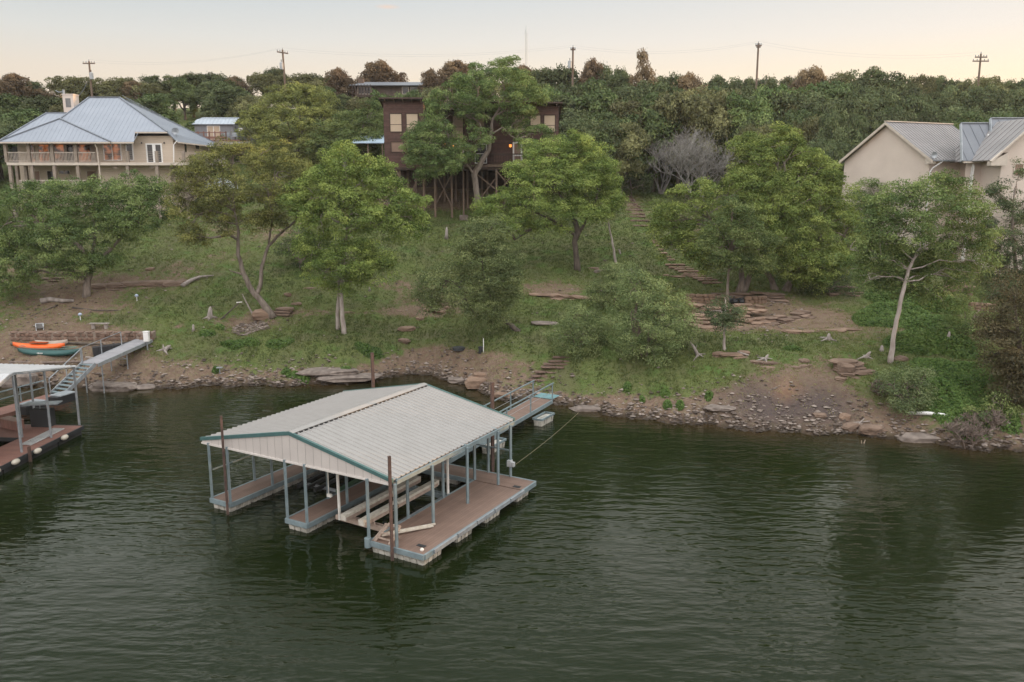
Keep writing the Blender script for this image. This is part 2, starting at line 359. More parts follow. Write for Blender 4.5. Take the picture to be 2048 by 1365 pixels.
# sky
w=bpy.data.worlds.new('World'); SC.world=w; w.use_nodes=True; t=w.node_tree; bg=t.nodes['Background']
SUN_AZ=math.radians(70); SUN_EL=math.radians(4.0)   # azimuth from +Y towards +X
sk=N(t,'ShaderNodeTexSky',sky_type='NISHITA',sun_disc=False,sun_elevation=SUN_EL,sun_rotation=SUN_AZ,altitude=300,air_density=1.0,dust_density=1.5)
tc=N(t,'ShaderNodeTexCoord'); sp=N(t,'ShaderNodeSeparateXYZ'); t.links.new(tc.outputs['Generated'],sp.inputs[0])
xx,yy,zz=sp.outputs
left=ramp(t,zz,[(.0,(.86,.66,.47)),(.115,(.80,.71,.61)),(.155,(.70,.705,.68)),(.21,(.52,.60,.65)),(.31,(1.15,1.17,1.12)),(.58,(.35,.405,.37)),(.8,(1.6,1.68,1.68)),(1,(2.75,2.82,2.85))])
right=ramp(t,zz,[(.0,(1.15,.80,.46)),(.105,(1.1,.91,.67)),(.155,(.95,.86,.77)),(.21,(.80,.79,.77)),(.31,(1.5,1.45,1.32)),(.58,(.40,.45,.40)),(.8,(1.6,1.68,1.68)),(1,(2.75,2.82,2.85))])
front=mixc(t,ramp(t,mth(t,'MULTIPLY_ADD',xx,.85,.5),[(.0,(0,0,0)),(1,(1,1,1))]),left,right)
back=ramp(t,zz,[(.0,(1.3,1.18,1.12)),(.35,(2.2,2.1,2.05)),(1,(2.75,2.82,2.85))])
sky=mixc(t,ramp(t,mth(t,'MULTIPLY_ADD',yy,1.2,.5),[(.0,(1,1,1)),(.9,(0,0,0))]),front,back)
# one small pink wisp of cloud high above the hill
cd=W(775,14,100)-V((0,0,CH)); cd.normalize()
vs=N(t,'ShaderNodeVectorMath',operation='SUBTRACT'); t.links.new(tc.outputs['Generated'],vs.inputs[0]); vs.inputs[1].default_value=cd
vm=N(t,'ShaderNodeVectorMath',operation='MULTIPLY'); t.links.new(vs.outputs[0],vm.inputs[0]); vm.inputs[1].default_value=(65,65,330)
ln=N(t,'ShaderNodeVectorMath',operation='LENGTH'); t.links.new(vm.outputs[0],ln.inputs[0])
sky=mixc(t,ramp(t,ln.outputs['Value'],[(.1,(.75,.75,.75)),(1,(0,0,0))]),sky,(.86,.66,.54))
ns=N(t,'ShaderNodeVectorMath',operation='SCALE'); t.links.new(sk.outputs[0],ns.inputs[0]); ns.inputs['Scale'].default_value=.012
ad=N(t,'ShaderNodeVectorMath',operation='ADD'); t.links.new(sky,ad.inputs[0]); t.links.new(ns.outputs[0],ad.inputs[1])
t.links.new(ad.outputs[0],bg.inputs[0]); bg.inputs[1].default_value=1.0
sl=bpy.data.lights.new('sun','SUN'); sl.energy=5.0; sl.angle=math.radians(.5); sl.color=(1,.58,.26)
so=bpy.data.objects.new('sun',sl); COL.objects.link(so)
sd=V((math.sin(SUN_AZ)*math.cos(SUN_EL),math.cos(SUN_AZ)*math.cos(SUN_EL),math.sin(SUN_EL))); so.rotation_euler=sd.to_track_quat('Z','Y').to_euler(); so.location=sd*300
cam=bpy.data.cameras.new('camera'); co=bpy.data.objects.new('camera',cam); COL.objects.link(co)
cam.sensor_width=36; cam.lens=F/2048*36; cam.clip_end=4000; cam.clip_start=.5; co.location=(0,0,CH); co.rotation_euler=(math.pi/2-PIT,0,0); SC.camera=co
SC.view_settings.view_transform='Standard'; SC.view_settings.look='None'; SC.view_settings.exposure=0; SC.view_settings.gamma=1
SC.cycles.max_bounces=6; SC.cycles.diffuse_bounces=3; SC.cycles.glossy_bounces=3; SC.cycles.transmission_bounces=4; SC.cycles.transparent_max_bounces=6; SC.cycles.caustics_reflective=False; SC.cycles.caustics_refractive=False
SC.cycles.use_denoising=True

# ---------- thin evening haze between the lake and the ridge ----------
hm=bpy.data.materials.new('evening_haze'); hm.use_nodes=True; ht=hm.node_tree; ht.nodes.remove(ht.nodes['Principled BSDF'])
pv=N(ht,'ShaderNodeVolumePrincipled'); pv.inputs['Color'].default_value=(.90,.93,.97,1); pv.inputs['Density'].default_value=.00016; pv.inputs['Anisotropy'].default_value=.2
ht.links.new(pv.outputs[0],ht.nodes['Material Output'].inputs['Volume'])
hz=MB().box(-160,160,-20,190,-6,62).build('haze',hm); tag(hz,'thin evening haze over the lake and hillside','haze',None,'stuff')
# ================= docks =================
YAW=math.radians(29.6); DC,DS=math.cos(YAW),math.sin(YAW); DX,DY=-13.284,34.338
UD=V((DC,-DS,0)); VD=V((DS,DC,0))
def D(p): return V((DX,DY,0))+UD*p[0]+VD*p[1]+V((0,0,p[2]))
M['deckboard']=boards('brown_composite_decking',(.20,.13,.10),UD,.14,.75,.05,.35,.18,.006,(.155,.10,.077),1.2)
M['deckcross']=boards('brown_composite_decking_cross',(.20,.13,.10),VD,.14,.75,.05,.35,.18,.006,(.155,.10,.077),1.2)
M['gable']=boards('cream_ribbed_gable_sheet',(.50,.455,.425),UD,.42,.5,.05,.6,.05,.012,(.44,.40,.375),1)
dock=thing('boat_dock','blue grey steel boat dock with white ribbed gable roof and two boat slips','boat dock',D((5.7,4.5,0)))
ZD=.45; LN=8.9; WB=7.6
def deck(u0,u1,v0,v1,m):
    MB(D).box(u0+.04,u1-.04,v0+.04,v1-.04,ZD-.06,ZD).build('deck',m,dock)
deck(0,1.25,0,WB,M['deckboard']); deck(4.5,5.7,0,WB,M['deckboard']); deck(8.9,11.5,0,WB,M['deckboard']); deck(0,11.5,WB,LN,M['deckcross'])
fr=MB(D)
def chan(u0,v0,u1,v1,w=.09,h=.2): fr.bar((u0,v0,ZD-h/2+.012),(u1,v1,ZD-h/2+.012),w,h)
for a,b in ((0,1.25),(4.5,5.7),(8.9,11.5)):
    chan(a,0,b,0); chan(a+.001,.05,a+.001,WB); chan(b-.001,.05,b-.001,WB)
chan(0,LN,11.5,LN); chan(0.001,WB,.001,LN-.05); chan(11.499,WB,11.499,LN-.05); chan(1.3,WB+.04,4.45,WB+.04); chan(5.75,WB+.04,8.85,WB+.04)
fr.build('deck_frame',M['steel'],dock)
def floatblk(u0,u1,v0,v1,mt=M['float'],par=dock,xf=D,z0=-.28,z1=.235,name='float',nr=4):
    f=MB(xf); f.box(u0+.03,u1-.03,v0+.03,v1-.03,z0,z1)
    n=max(2,int((v1-v0)/.27)); 
    for k in range(n):
        a=v0+(v1-v0)*(k+.12)/n; b=v0+(v1-v0)*(k+.88)/n
        f.add([(u0-.02,a,z1-.05),(u1+.02,a,z1-.05),(u1+.02,b,z1-.05),(u0-.02,b,z1-.05),(u0+.05,a+.03,z0),(u1-.05,a+.03,z0),(u1-.05,b-.03,z0),(u0+.05,b-.03,z0)],[(0,1,2,3),(7,6,5,4),(0,4,5,1),(1,5,6,2),(2,6,7,3),(3,7,4,0)])
    n=max(2,int((u1-u0)/.3))
    for k in range(n):
        a=u0+(u1-u0)*(k+.1)/n; b=u0+(u1-u0)*(k+.9)/n
        f.add([(a,v0-.03,z1-.06),(b,v0-.03,z1-.06),(b,v0+.2,z1-.06),(a,v0+.2,z1-.06),(a+.03,v0+.05,z0),(b-.03,v0+.05,z0),(b-.03,v0+.2,z0),(a+.03,v0+.2,z0)],[(0,1,2,3),(7,6,5,4),(0,4,5,1),(1,5,6,2),(2,6,7,3),(3,7,4,0)])
    return f.build(name,mt,par)
for k in range(6): floatblk(.08,1.17,.08+1.25*k,1.28+1.25*k)
for k in range(6): floatblk(4.58,5.62,.08+1.25*k,1.28+1.25*k)
for a,b in ((.06,1.25),(2.35,3.45),(4.55,5.7),(7.2,8.3)): floatblk(9.0,11.44,a,b)
for k in range(3): floatblk(1.6+2.5*k,2.9+2.5*k,WB+.1,LN-.1)
# bumper strips along the outer edge
for a,b in ((.55,2.1),(2.18,3.55),(3.63,4.95),(5.05,6.3),(6.4,7.6)):
    MB(D).box(11.55,11.62,a,b,ZD-.12,ZD+.03).build('bumper',M['galv'],dock)
MB(D).box(10.75,11.12,.55,.72,ZD+.002,ZD+.02).build('hatch_plate',M['dark'],dock); MB(D).box(10.9,11.25,7.75,7.95,ZD+.002,ZD+.02).build('hatch_plate',M['dark'],dock)
# posts
PT=2.98
def post(u,v,zt=PT,zb=ZD-.2,w=.1): MB(D).bar((u,v,zb),(u,v,zt),w,w,VD).build('post',M['steel'],dock)
vr=(.06,2.52,5.1,7.7)
for v in vr: post(.06,v); 
for v in vr: post(1.2,v)
for v in vr[:3]: post(4.56,v); post(5.64,v)
for v in (.0,2.52,5.1,7.7): post(8.9,v)
for v in (.1,2.52,5.1,7.7): post(10.17,v)
for u in (.06,4.56,8.95,10.17): post(u,8.85)
MB(D).path([(8.86,-.02,ZD-.25),(8.86,-.02,ZD+.12)],.14,10).build('post_bumper',M['steel'],dock)
# roof
ue0,ue1,um,va,vb,ze,zr=-.42,10.03,4.86,.12,9.42,3.09,4.15
for (a,b,za,zb,n) in ((ue0,um,ze,zr,'roof_panel'),(um,ue1,zr,ze,'roof_panel')):
    r=MB(D); nn=31; pts=[]
    prof=[]
    for k in range(nn):
        v=va+(vb-va)*k/nn; p=(vb-va)/nn
        prof+=[(v,0),(v+p*.66,0),(v+p*.74,.045),(v+p*.9,.045)]
    prof.append((vb,0))
    vs=[(a,v,za+h) for v,h in prof]+[(b,v,zb+h) for v,h in prof]+[(a,v,za+h-.03) for v,h in prof]+[(b,v,zb+h-.03) for v,h in prof]
    m_=len(prof); fs=[]
    for k in range(m_-1):
        fs+=[(k,m_+k,m_+k+1,k+1),(2*m_+k+1,3*m_+k+1,3*m_+k,2*m_+k),(k,k+1,2*m_+k+1,2*m_+k),(m_+k+1,m_+k,3*m_+k,3*m_+k+1)]
    r.add(vs,fs); r.build(n,M['roofwhite'],dock)
sl_=(zr-ze)/(um-ue0)
rc=MB(D); rc.slab([(um-.22,va-.03,zr+.06-.22*sl_),(um,va-.03,zr+.075),(um,vb+.03,zr+.075),(um-.22,vb+.03,zr+.06-.22*sl_)][::-1],.02); rc.slab([(um,va-.03,zr+.075),(um+.22,va-.03,zr+.06-.22*sl_),(um+.22,vb+.03,zr+.06-.22*sl_),(um,vb+.03,zr+.075)][::-1],.02)
rc.build('ridge_cap',M['roofwhite'],dock)
MB(D).box(um+.225,um+.245,va,vb,zr-.045,zr-.004).build('ridge_gap_shade',M['dark'],dock)  # dark strip added as the shade in the gap under the cap
def trim(v,nm='roof_trim'):
    f=MB(D)
    for s in (-1,1):
        e=ue0-.03 if s<0 else ue1+.03
        f.add([(um,v-.05,zr+.075),(um,v+.06,zr+.075),(e,v+.06,ze+.06),(e,v-.05,ze+.06),(um,v-.05,zr-.075),(um,v+.06,zr-.075),(e,v+.06,ze-.085),(e,v-.05,ze-.085)],
          [(0,1,2,3),(7,6,5,4),(0,3,7,4),(2,1,5,6),(3,2,6,7)])
    f.build(nm,M['teal'],dock)
trim(va-.02); trim(vb+.02)
for v in (va-.02,vb+.0):
    MB(D).slab([(ue0+.05,v-.012,ze-.16),(ue1-.05,v-.012,ze-.16),(ue1-.05,v-.012,ze-.02),(um,v-.012,zr-.09),(ue0+.05,v-.012,ze-.02)],.03).build('gable_panel',M['gable'],dock)
    MB(D).bar((ue0+.05,v-.03,ze-.17),(ue1-.05,v-.03,ze-.17),.06,.07).build('gable_sill',M['cream'],dock)
for u in (.06,10.1): MB(D).bar((u,va+.15,ze-.12),(u,vb-.15,ze-.12),.08,.16).build('eave_beam',M['steel'],dock)
tr=MB(D)
for v in (.34,)+vr[1:]+(8.85,):
    tr.bar((.06,v+.03,ze-.1),(10.1,v+.03,ze-.1),.06,.1)
    for s,e in ((-1,.06),(1,10.1)): tr.bar((um,v+.03,zr-.14),(e,v+.03,ze-.06),.06,.1)
    for k in (.25,.5,.75):
        for e in (.06,10.1): u=um+(e-um)*k; tr.bar((u,v+.03,ze-.1),(u,v+.03,zr-.14-(zr-ze)*k),.04)
tr.build('roof_truss',M['steel'],dock)
pu=MB(D)
for k in range(1,6):
    for s,e in ((-1,ue0),(1,ue1)):
        u=um+(e-um)*k/5.4; z=zr-.06-(zr-ze)*k/5.4; pu.bar((u,va+.12,z),(u,vb-.12,z),.05,.08)
pu.build('purlin',M['galv'],dock)
MB(D).bar((.06,.2,1.72),(.06,7.6,1.72),.05).build('side_rail',M['steel'],dock)
MB(D).bar((7.0,8.85,1.75),(10.1,8.85,1.75),.05).build('rear_rail',M['steel'],dock)
wb=MB(D); wb.bar((10.17,8.78,1.0),(10.17,8.78,1.3),.24,.18); wb.box(10.28,10.44,8.66,8.82,1.03,1.24); wb.build('winch_box',M['grayplastic'],dock)
MB(D).lathe([(.06,0),(.08,.05),(.05,.1)],(11.2,.3,ZD),10).build('deck_light',M['pvc'],dock)
# piles
def pile(u,v,zt,lab,h=.09):
    o=MB(D).bar((u,v,-3),(u,v,zt),h,h*1.1,VD).build('mooring_pile',M['rust'],None); tag(o,lab,'mooring pile','rusty piles round the boat dock','thing')
pile(1.24,-.16,4.42,'rusty steel pile at the front of the narrowest left dock finger',.085); pile(10.14,-.16,4.15,'rusty steel pile at the front corner of the wide dock finger',.095)
def zat(px,py,u,v):
    p=D((u,v,0)); return W(px,py,p.y).z
pile(1.45,9.62,zat(727,706,1.45,9.62),'rusty pile behind the dock roof, left of the ridge end',.13); pile(8.75,9.58,zat(981,765,8.75,9.58),'rusty pile rising behind the dock roof right beside the gangway railing',.13)
# boat lift in the right slip
lift=thing('boat_lift','tan and white boat lift with two carpeted bunks in the slip beside the wide finger','boat lift',D((7.4,3.5,0)))
for u,a,b in ((6.95,.75,5.95),(7.93,.7,6.0)):
    MB(D).add([(u-.13,a,.60),(u+.13,a,.60),(u+.13,b,.60),(u-.13,b,.60),(u-.13,a,.84),(u+.13,a,.84),(u+.13,b,.84),(u-.13,b,.84)],[(3,2,1,0),(4,5,6,7),(0,1,5,4),(1,2,6,5),(2,3,7,6),(3,0,4,7)]).build('bunk',M['carpet'],lift)
for u in (6.95,7.93):
    MB(D).box(u+.135,u+.155,.8,5.9,.58,.72).build('bunk_board',M['tanwood'],lift)
for v in (1.35,5.5): 
    f=MB(D); f.bar((6.05,v,.36),(9.3,v,.30),.1,.2); f.bar((6.05,v+.28,.36),(9.3,v+.28,.30),.05,.12)
    for u in (6.95,7.93): f.add([(u-.18,v-.02,.4),(u+.18,v-.02,.4),(u+.1,v-.02,.6),(u-.1,v-.02,.6),(u-.18,v+.05,.4),(u+.18,v+.05,.4),(u+.1,v+.05,.6),(u-.1,v+.05,.6)],[(3,2,1,0),(4,5,6,7),(0,1,5,4),(1,2,6,5),(2,3,7,6),(3,0,4,7)])
    f.build('cross_beam',M['tanwood'] if v<2 else M['steel'],lift)
MB(D).bar((6.05,1.5,.28),(6.05,5.5,.28),.1,.14).build('side_beam',M['galv'],lift); MB(D).bar((9.0-.35,1.5,.28),(8.65,5.5,.28),.1,.14).build('side_beam',M['galv'],lift)
for u,v,zt in ((6.3,1.28,2.35),(9.22,1.3,2.5),(8.78,5.65,2.3)):
    MB(D).path([(u,v,.3),(u+.06,v-.1,zt)],.062,10).build('guide_post',M['pvc'],lift)
f=MB(D); f.path([(9.35,.9,1.55),(9.35,1.25,1.55)],.1,10); f.path([(9.35,.85,1.55),(9.35,.85,1.2),(9.3,.8,1.0)],.022,6); f.build('winch',M['dark'],lift)
f=MB(D); f.path([(6.28,1.1,2.42),(6.05,.95,2.5)],.07,8); f.path([(6.05,.95,2.5),(6.05,.95,1.5)],.02,5); f.box(5.98,6.2,.9,1.0,1.38,1.5); f.build('cable_pulley',M['pvc'],lift)
# second lift, half sunk in the left slip
l2=thing('boat_lift','sunken dark boat lift with green flotation tank in the slip beside the narrow finger','boat lift',D((2.9,4.5,0)))
MB(D).path([(3.85,4.0,.1),(3.85,7.2,.25)],.2,10).build('tank',M['green'],l2)
for u in (1.7,2.2,2.75): MB(D).bar((u,3.6,.12),(u,7.3,.28),.13,.15).build('bunk',M['dark'],l2)
for v in (4.2,6.8): MB(D).bar((1.4,v,.05),(4.2,v,.05),.1,.12).build('cross_beam',M['galv'],l2)
# folded tan frame on the corner of the deck
tf=thing('folded_trestle','tan folded wooden trestle with two long poles on the front corner of the wide finger','trestle',D((9.5,.6,ZD)))
f=MB(D)
for (a,b) in (((8.98,.12,.42),(9.35,.55,1.05)),((9.1,.10,.44),(9.45,.6,1.08)),((9.75,.12,.42),(9.95,.6,1.05)),((9.85,.1,.42),(10.02,.55,1.1))): f.bar(a,b,.07,.05)
f.build('leg',M['tanwood'],tf)
f=MB(D); f.bar((9.3,.5,1.04),(10.0,.58,1.06),.07,.06); f.bar((9.05,.2,.58),(9.8,.2,.58),.05); f.bar((9.2,.3,.75),(9.85,.35,.75),.05); f.build('crosspiece',M['tanwood'],tf)
for k in (0,.13): MB(D).bar((9.25,.35+k,.62+k*.2),(10.35,2.25+k*1.2,.52+k*.3),.07,.06).build('pole',M['carpet'],tf)
# gangway to the shore
gw=thing('gangway','long gangway with blue grey rails from the covered dock to the bare bank','gangway',D((5.75,14,.5)))
def gzv(v): return .52+(v-8.9)/(20.6-8.9)*.42
MB(D).slab([(5.12,8.95,gzv(8.95)),(6.38,8.95,gzv(8.95)),(6.38,20.6,gzv(20.6)),(5.12,20.6,gzv(20.6))],.05,(0,0,1)).build('deck',M['deckcross'],gw)
for u in (5.08,6.42): MB(D).bar((u,8.95,gzv(8.95)-.1),(u,20.62,gzv(20.6)-.1),.07,.22).build('side_beam',M['steel'],gw)
f=MB(D); 
f.slab([(5.1,20.62,1.0),(6.42,20.62,1.0),(6.5,21.45,1.06),(5.22,21.45,1.06)],.03,(0,0,1)); f.build('ramp_plate',mat('teal_plate',(.15,.27,.29),.6),gw)
for u in (5.08,6.42):
    f=MB(D); f.bar((u,9.3,gzv(9.3)+1.05),(u,20.75,gzv(20.6)+1.05),.06); 
    for v in (9.4,12.2,15.0,17.8,20.6): f.bar((u,v,gzv(v)-.15),(u,v,gzv(v)+1.05),.06)
    f.build('railing',M['steel'],gw)
for u in (5.08,6.42): MB(D).path([(u,9.4,gzv(9.4)+.55),(u,20.6,gzv(20.6)+.55)],.012,5).build('rail_cable',M['galv'],gw)
for u,s in ((6.45,1),(5.05,-1)):
    for v in (12.2,18.0):
        a,b=sorted((u,u+s*.62)); f=MB(D)
        for (p,q) in (((a,v),(b,v)),((b,v),(b,v+1.6)),((b,v+1.6),(a,v+1.6)),((a,v+1.6),(a,v))): f.bar((p[0],p[1],.42),(q[0],q[1],.42),.07,.11)
        pf=f.build('outrigger',M['steel'],gw); floatblk(a+.03,b-.03,v+.05,v+1.55,M['float'],pf,D,-.2,.36)
# mooring cable
a=D((10.5,8.75,1.15)); b=atZ(1157,826,.15); f=MB()
pts=[a.lerp(b,k/12)-V((0,0,.1*math.sin(math.pi*k/12))) for k in range(13)]
o=f.path(pts,.007,5).build('mooring_cable',M['rope'],None); tag(o,'thin taut cable from the covered dock corner post to a flat stone on the bank','cable',None,'thing')

# ---------------- left dock (partly out of frame) ----------------
ld=thing('boat_dock','reddish boat dock at the frame edge with white roof and round cream fenders','boat dock',(-28,41,0))
M['reddeck']=boards('red_brown_decking',(.235,.115,.088),(0.07,1,0),.15,.75,.05,.4,.15,.006,(.175,.085,.066),1.2)
R1=atZ(159.4,852,.45); R0=atZ(0,930,.45)
def lp(s,q,z):  # s metres along the right edge from its far end, q metres inwards
    d=(R0-R1).normalized(); n=V((d.y,-d.x,0)); n=n if n.x<0 else -n
    p=R1+d*s+n*q; return V((p.x,p.y,z))
f=MB(); f.slab([lp(0,-.15,.45),lp(0,4.3,.45),lp(2.4,4.3,.45),lp(2.4,1.9,.45),lp(12,1.9,.45),lp(12,-.15,.45)],.08,(0,0,1)); f.slab([lp(.0,4.31,.45),lp(0,9,.45),lp(2.4,9,.45),lp(2.4,4.31,.45)],.08,(0,0,1))
f.build('deck',M['reddeck'],ld)
f=MB(); f.bar(lp(-.02,-.2,.35),lp(12,-.2,.35),.08,.2); f.bar(lp(-.06,-.2,.35),lp(-.06,9,.35),.08,.2); f.bar(lp(2.42,1.9,.35),lp(2.42,9,.35),.06,.2); f.build('deck_frame',M['dark'],ld)
for k in range(5):
    a,b=k*2.2+.15,k*2.2+2.2
    MB().slab([lp(a,-.16,.25),lp(a,1.6,.25),lp(b,1.6,.25),lp(b,-.16,.25)],.5,(0,0,1)).build('float',M['fblack'],ld)
for s in (1.7,4.0,5.7,7.1):
    p=lp(s,-.34,.38); q=lp(s+.5,-.34,.38); d=(q-p)
    MB().path([p,p+d*.12,p+d*.35,p+d*.65,p+d*.88,q],[.05,.11,.145,.145,.11,.05],12).build('fender',mat('cream_fender',(.55,.50,.42),.5) if s<2 else bpy.data.materials['cream_fender'],ld,True)
pe=lp(4.85,-.32,0); MB().bar((pe.x,pe.y,-.4),(pe.x,pe.y,.8),.12).build('pile_bracket',M['rust'],ld)
def lpost(px,py,pty,w=.09):
    p=atZ(px,py,.45); z=W(px,pty,p.y).z
    MB().bar((p.x,p.y,.1),(p.x,p.y,z),w,w,(0,1,0)).build('post',M['galv'],ld); return V((p.x,p.y,z))
M['dockwhite']=mat('bright_white_sheet',(.44,.44,.445),.45,(.39,.39,.395),1.2)
t1=lpost(159,850,735); t2=lpost(102.6,876,742); t3=lpost(43.6,905,748); lpost(44.3,875,748); t4=lpost(69,828,740)
back=V((t1.x+.15,t1.y+.35,t1.z)); rid=V((t3.x,t3.y-.2,t3.z+.05)); 
sl2=(rid.z-back.z)/(rid.y-back.y)
lf=V((-9.5,1.0,0)); frn=rid+V((-.25,-4.5,-1.45))
def rp(a,b,c,d,mt,par,n=30,th=.03,nm='roof_panel'):
    f=MB()
    for k in range(n):
        p0=a.lerp(b,k/n); p1=a.lerp(b,(k+1)/n); q0=d.lerp(c,k/n); q1=d.lerp(c,(k+1)/n); u=V((0,0,.035))
        pa,pb=p0.lerp(p1,.65),p0.lerp(p1,.78); qa,qb=q0.lerp(q1,.65),q0.lerp(q1,.78); pc,qc=p0.lerp(p1,.92),q0.lerp(q1,.92)
        f.quad([p0,q0,qa,pa][::-1]); f.quad([pa,qa,qb+u,pb+u][::-1]); f.quad([pb+u,qb+u,qc+u,pc+u][::-1]); f.quad([pc+u,qc+u,q1,p1][::-1])
        f.quad([p0-u,p1-u,q1-u,q0-u][::-1])
    f.quad([a,d,d-V((0,0,.04)),a-V((0,0,.04))]); f.quad([b,c,c-V((0,0,.04)),b-V((0,0,.04))])
    return f.build(nm,mt,par)
rp(back,back+lf,rid+lf,rid,M['dockwhite'],ld); rp(rid+V((0,-.01,0)),rid+lf,frn+lf,frn,M['dockwhite'],ld)
f=MB(); f.bar(t1,t3,.07,.12); f.bar(t3,frn-V((0,0,.08)),.07,.12); f.build('roof_beam',M['galv'],ld)
pts=[W(0,833,46.6),W(108,801,50.4),W(104,783,52.6),W(0,812,48.6)]
# walkway of the left dock
wk=thing('walkway','red decked floating walkway with blue grey rail between left dock and steel stairs','walkway',(-30,49,0))
A,B=V((-31.2,46.2,.6)),V((-29.4,51.5,.6)); dd_=(B-A).normalized(); nn_=V((-dd_.y,dd_.x,0))*.75
MB().slab([A-nn_,B-nn_,B+nn_,A+nn_],.25,(0,0,1)).build('deck',M['reddeck'],wk)
f=MB(); f.bar(A+nn_+V((0,0,.95)),B+nn_+V((0,0,.95)),.06); f.bar(A+nn_+V((0,0,.5)),B+nn_+V((0,0,.5)),.05)
for k in range(4): p=A.lerp(B,k/3)+nn_; f.bar(p,p+V((0,0,.95)),.06)
f.build('railing',M['steel'],wk)
for k in (.5,.9):
    p=A.lerp(B,k)-nn_*1.5; f=MB(); f.bar(p+V((-.1,-.6,.35)),p+V((.3,.6,.35)),.9,.06); f.build('float_frame',M['galv'],wk)
    MB().slab([p+V((-.45,-.7,.3)),p+V((.2,-.9,.3)),p+V((.6,.5,.3)),p+V((-.1,.7,.3))],.5,(0,0,1)).build('float',M['fblack'],wk)
# steel stairs and ramp
st=thing('steel_stairs','grey steel open stairs running up from the red walkway to the ramp','stairs',(-29,52,0))
s0=B+V((.1,0,.05)); s1=V((-28.35,54.0,2.15)); g1=ground(285,684); s2=V((g1.x,g1.y+.3,g1.z+.12)); hd=V((s1.x-s0.x,s1.y-s0.y,0)).normalized(); sn=V((-hd.y,hd.x,0))*.55
for s in (-1,1): MB().bar(s0+sn*s,s1+sn*s,.05,.26).build('stringer',M['galv'],st)
for k in range(9):
    p=s0.lerp(s1,(k+.5)/9)+V((0,0,.05)); MB().slab([p-sn-hd*.13,p-sn+hd*.13,p+sn+hd*.13,p+sn-hd*.13][::-1],.045,(0,0,1)).build('tread',M['steel'],st)
f=MB(); f.bar(s0+sn+V((0,0,1)),s1+sn+V((0,0,1)),.05); 
for k in (0,.5,1): p=s0.lerp(s1,k)+sn; f.bar(p,p+V((0,0,1)),.045)
f.build('handrail',M['galv'],st)
rm=thing('ramp','grey decked steel ramp on thin legs from stair top to the grass','ramp',s1)
rh=V((s2.x-s1.x,s2.y-s1.y,0)).normalized(); rn=V((-rh.y,rh.x,0))*.62
M['grayboard']=boards('grey_ramp_board',(.30,.29,.305),rh,.2,.8,.05,.6,.1,.006)
MB().slab([s1-rn,s2-rn,s2+rn,s1+rn],.06,(0,0,1)).build('deck',M['grayboard'],rm)
for s in (-1.03,1.03): MB().bar(s1+rn*s-V((0,0,.1)),s2+rn*s-V((0,0,.1)),.06,.24).build('side_beam',M['galv'],rm)
for k in (.06,.5):
    for s in (-1,1):
        p=s1.lerp(s2,k)+rn*s; MB().bar((p.x,p.y,min(gz(p.x,p.y),p.z)-.3),p,.06).build('leg',M['galv'],rm)
f=MB(); p=s1.lerp(s2,.5); q=s1.lerp(s2,.3); f.bar(p-rn-V((0,0,.6)),q-rn,.04); f.bar(p-rn-V((0,0,.6)),p+rn-V((0,0,.6)),.04); f.build('brace',M['galv'],rm)
for k in (0.02,.36,.72): p=s1.lerp(s2,k)+rn; MB().bar(p,p+V((0,0,1)),.05).build('rail_post',M['galv'],rm)
f=MB(); f.bar(s1+rn+V((0,0,1)),s1.lerp(s2,.72)+rn+V((0,0,1)),.03); f.build('handrail',M['galv'],rm)
p=s1.lerp(s2,.86)-rn*1.25
ub=thing('utility_box','white utility box on a short post beside the ramp','utility box',(p.x,p.y,p.z-.5))
MB().bar((p.x,p.y,gz(p.x,p.y)-.2),(p.x,p.y,p.z+.15),.08).build('post',M['galv'],ub)
f=MB(); f.box(p.x-.19,p.x+.19,p.y-.13,p.y+.13,p.z+.1,p.z+.8); f.box(p.x-.21,p.x+.21,p.y-.15,p.y+.15,p.z+.8,p.z+.85); f.box(p.x-.15,p.x+.15,p.y-.145,p.y-.131,p.z+.16,p.z+.74); f.build('cabinet',M['white'],ub)
# things on the left dock
db=lp(.75,1.9,.45); k=thing('dock_box','low red brown dock box at the back of the left dock','dock box',db)
f=MB(); p=lp(.4,4.2,0); q=lp(.95,2.9,0); f.bar(p.lerp(q,0)+V((0,0,.7)),q+V((0,0,.7)),.5,.5); f.build('box',M['reddeck'],k); f=MB(); f.bar(p+V((0,0,.97)),q+V((0,0,.97)),.56,.04); f.build('lid',mat('tan_lid',(.30,.19,.15),.6),k)
k=thing('black_cabinet','matt black square cabinet under a flat grey board at the left dock','cabinet',lp(.3,2.3,.45))
a,b=lp(.15,2.6,0),lp(.15,1.5,0); f=MB(); f.bar(a+V((0,0,.95)),b+V((0,0,.95)),.6,1.0); f.build('body',M['dark'],k)
f=MB(); f.bar(a+V((-.35,-.1,1.75)),b+V((.45,.15,1.78)),.75,.05); f.build('board',M['galv'],k); f=MB(); p=a.lerp(b,.4); f.bar(p+V((0,0,1.4)),p+V((0,0,1.75)),.05); f.build('leg',M['galv'],k)
M['rail_grey']=mat('pale_galvanised_bar',(.46,.46,.455),.6)
k=thing('metal_grating','bent galvanised grating lying along the left dock edge','grating',lp(2.5,.75,.46)); f=MB()
a0,a1=lp(.75,1.05,.5),lp(3.7,.98,.5); b0,b1=lp(.75,.45,.5),lp(3.7,.42,.5)
f.bar(a0,a1,.05); f.bar(b0,b1,.05)
for i in range(15):
    x,y=i/15,(i+1)/15; f.bar(a0.lerp(a1,x),b0.lerp(b1,y),.03); f.bar(b0.lerp(b1,x),a0.lerp(a1,y),.03); f.bar(a0.lerp(a1,x),b0.lerp(b1,x),.035)
f.build('lattice',M['rail_grey'],k)
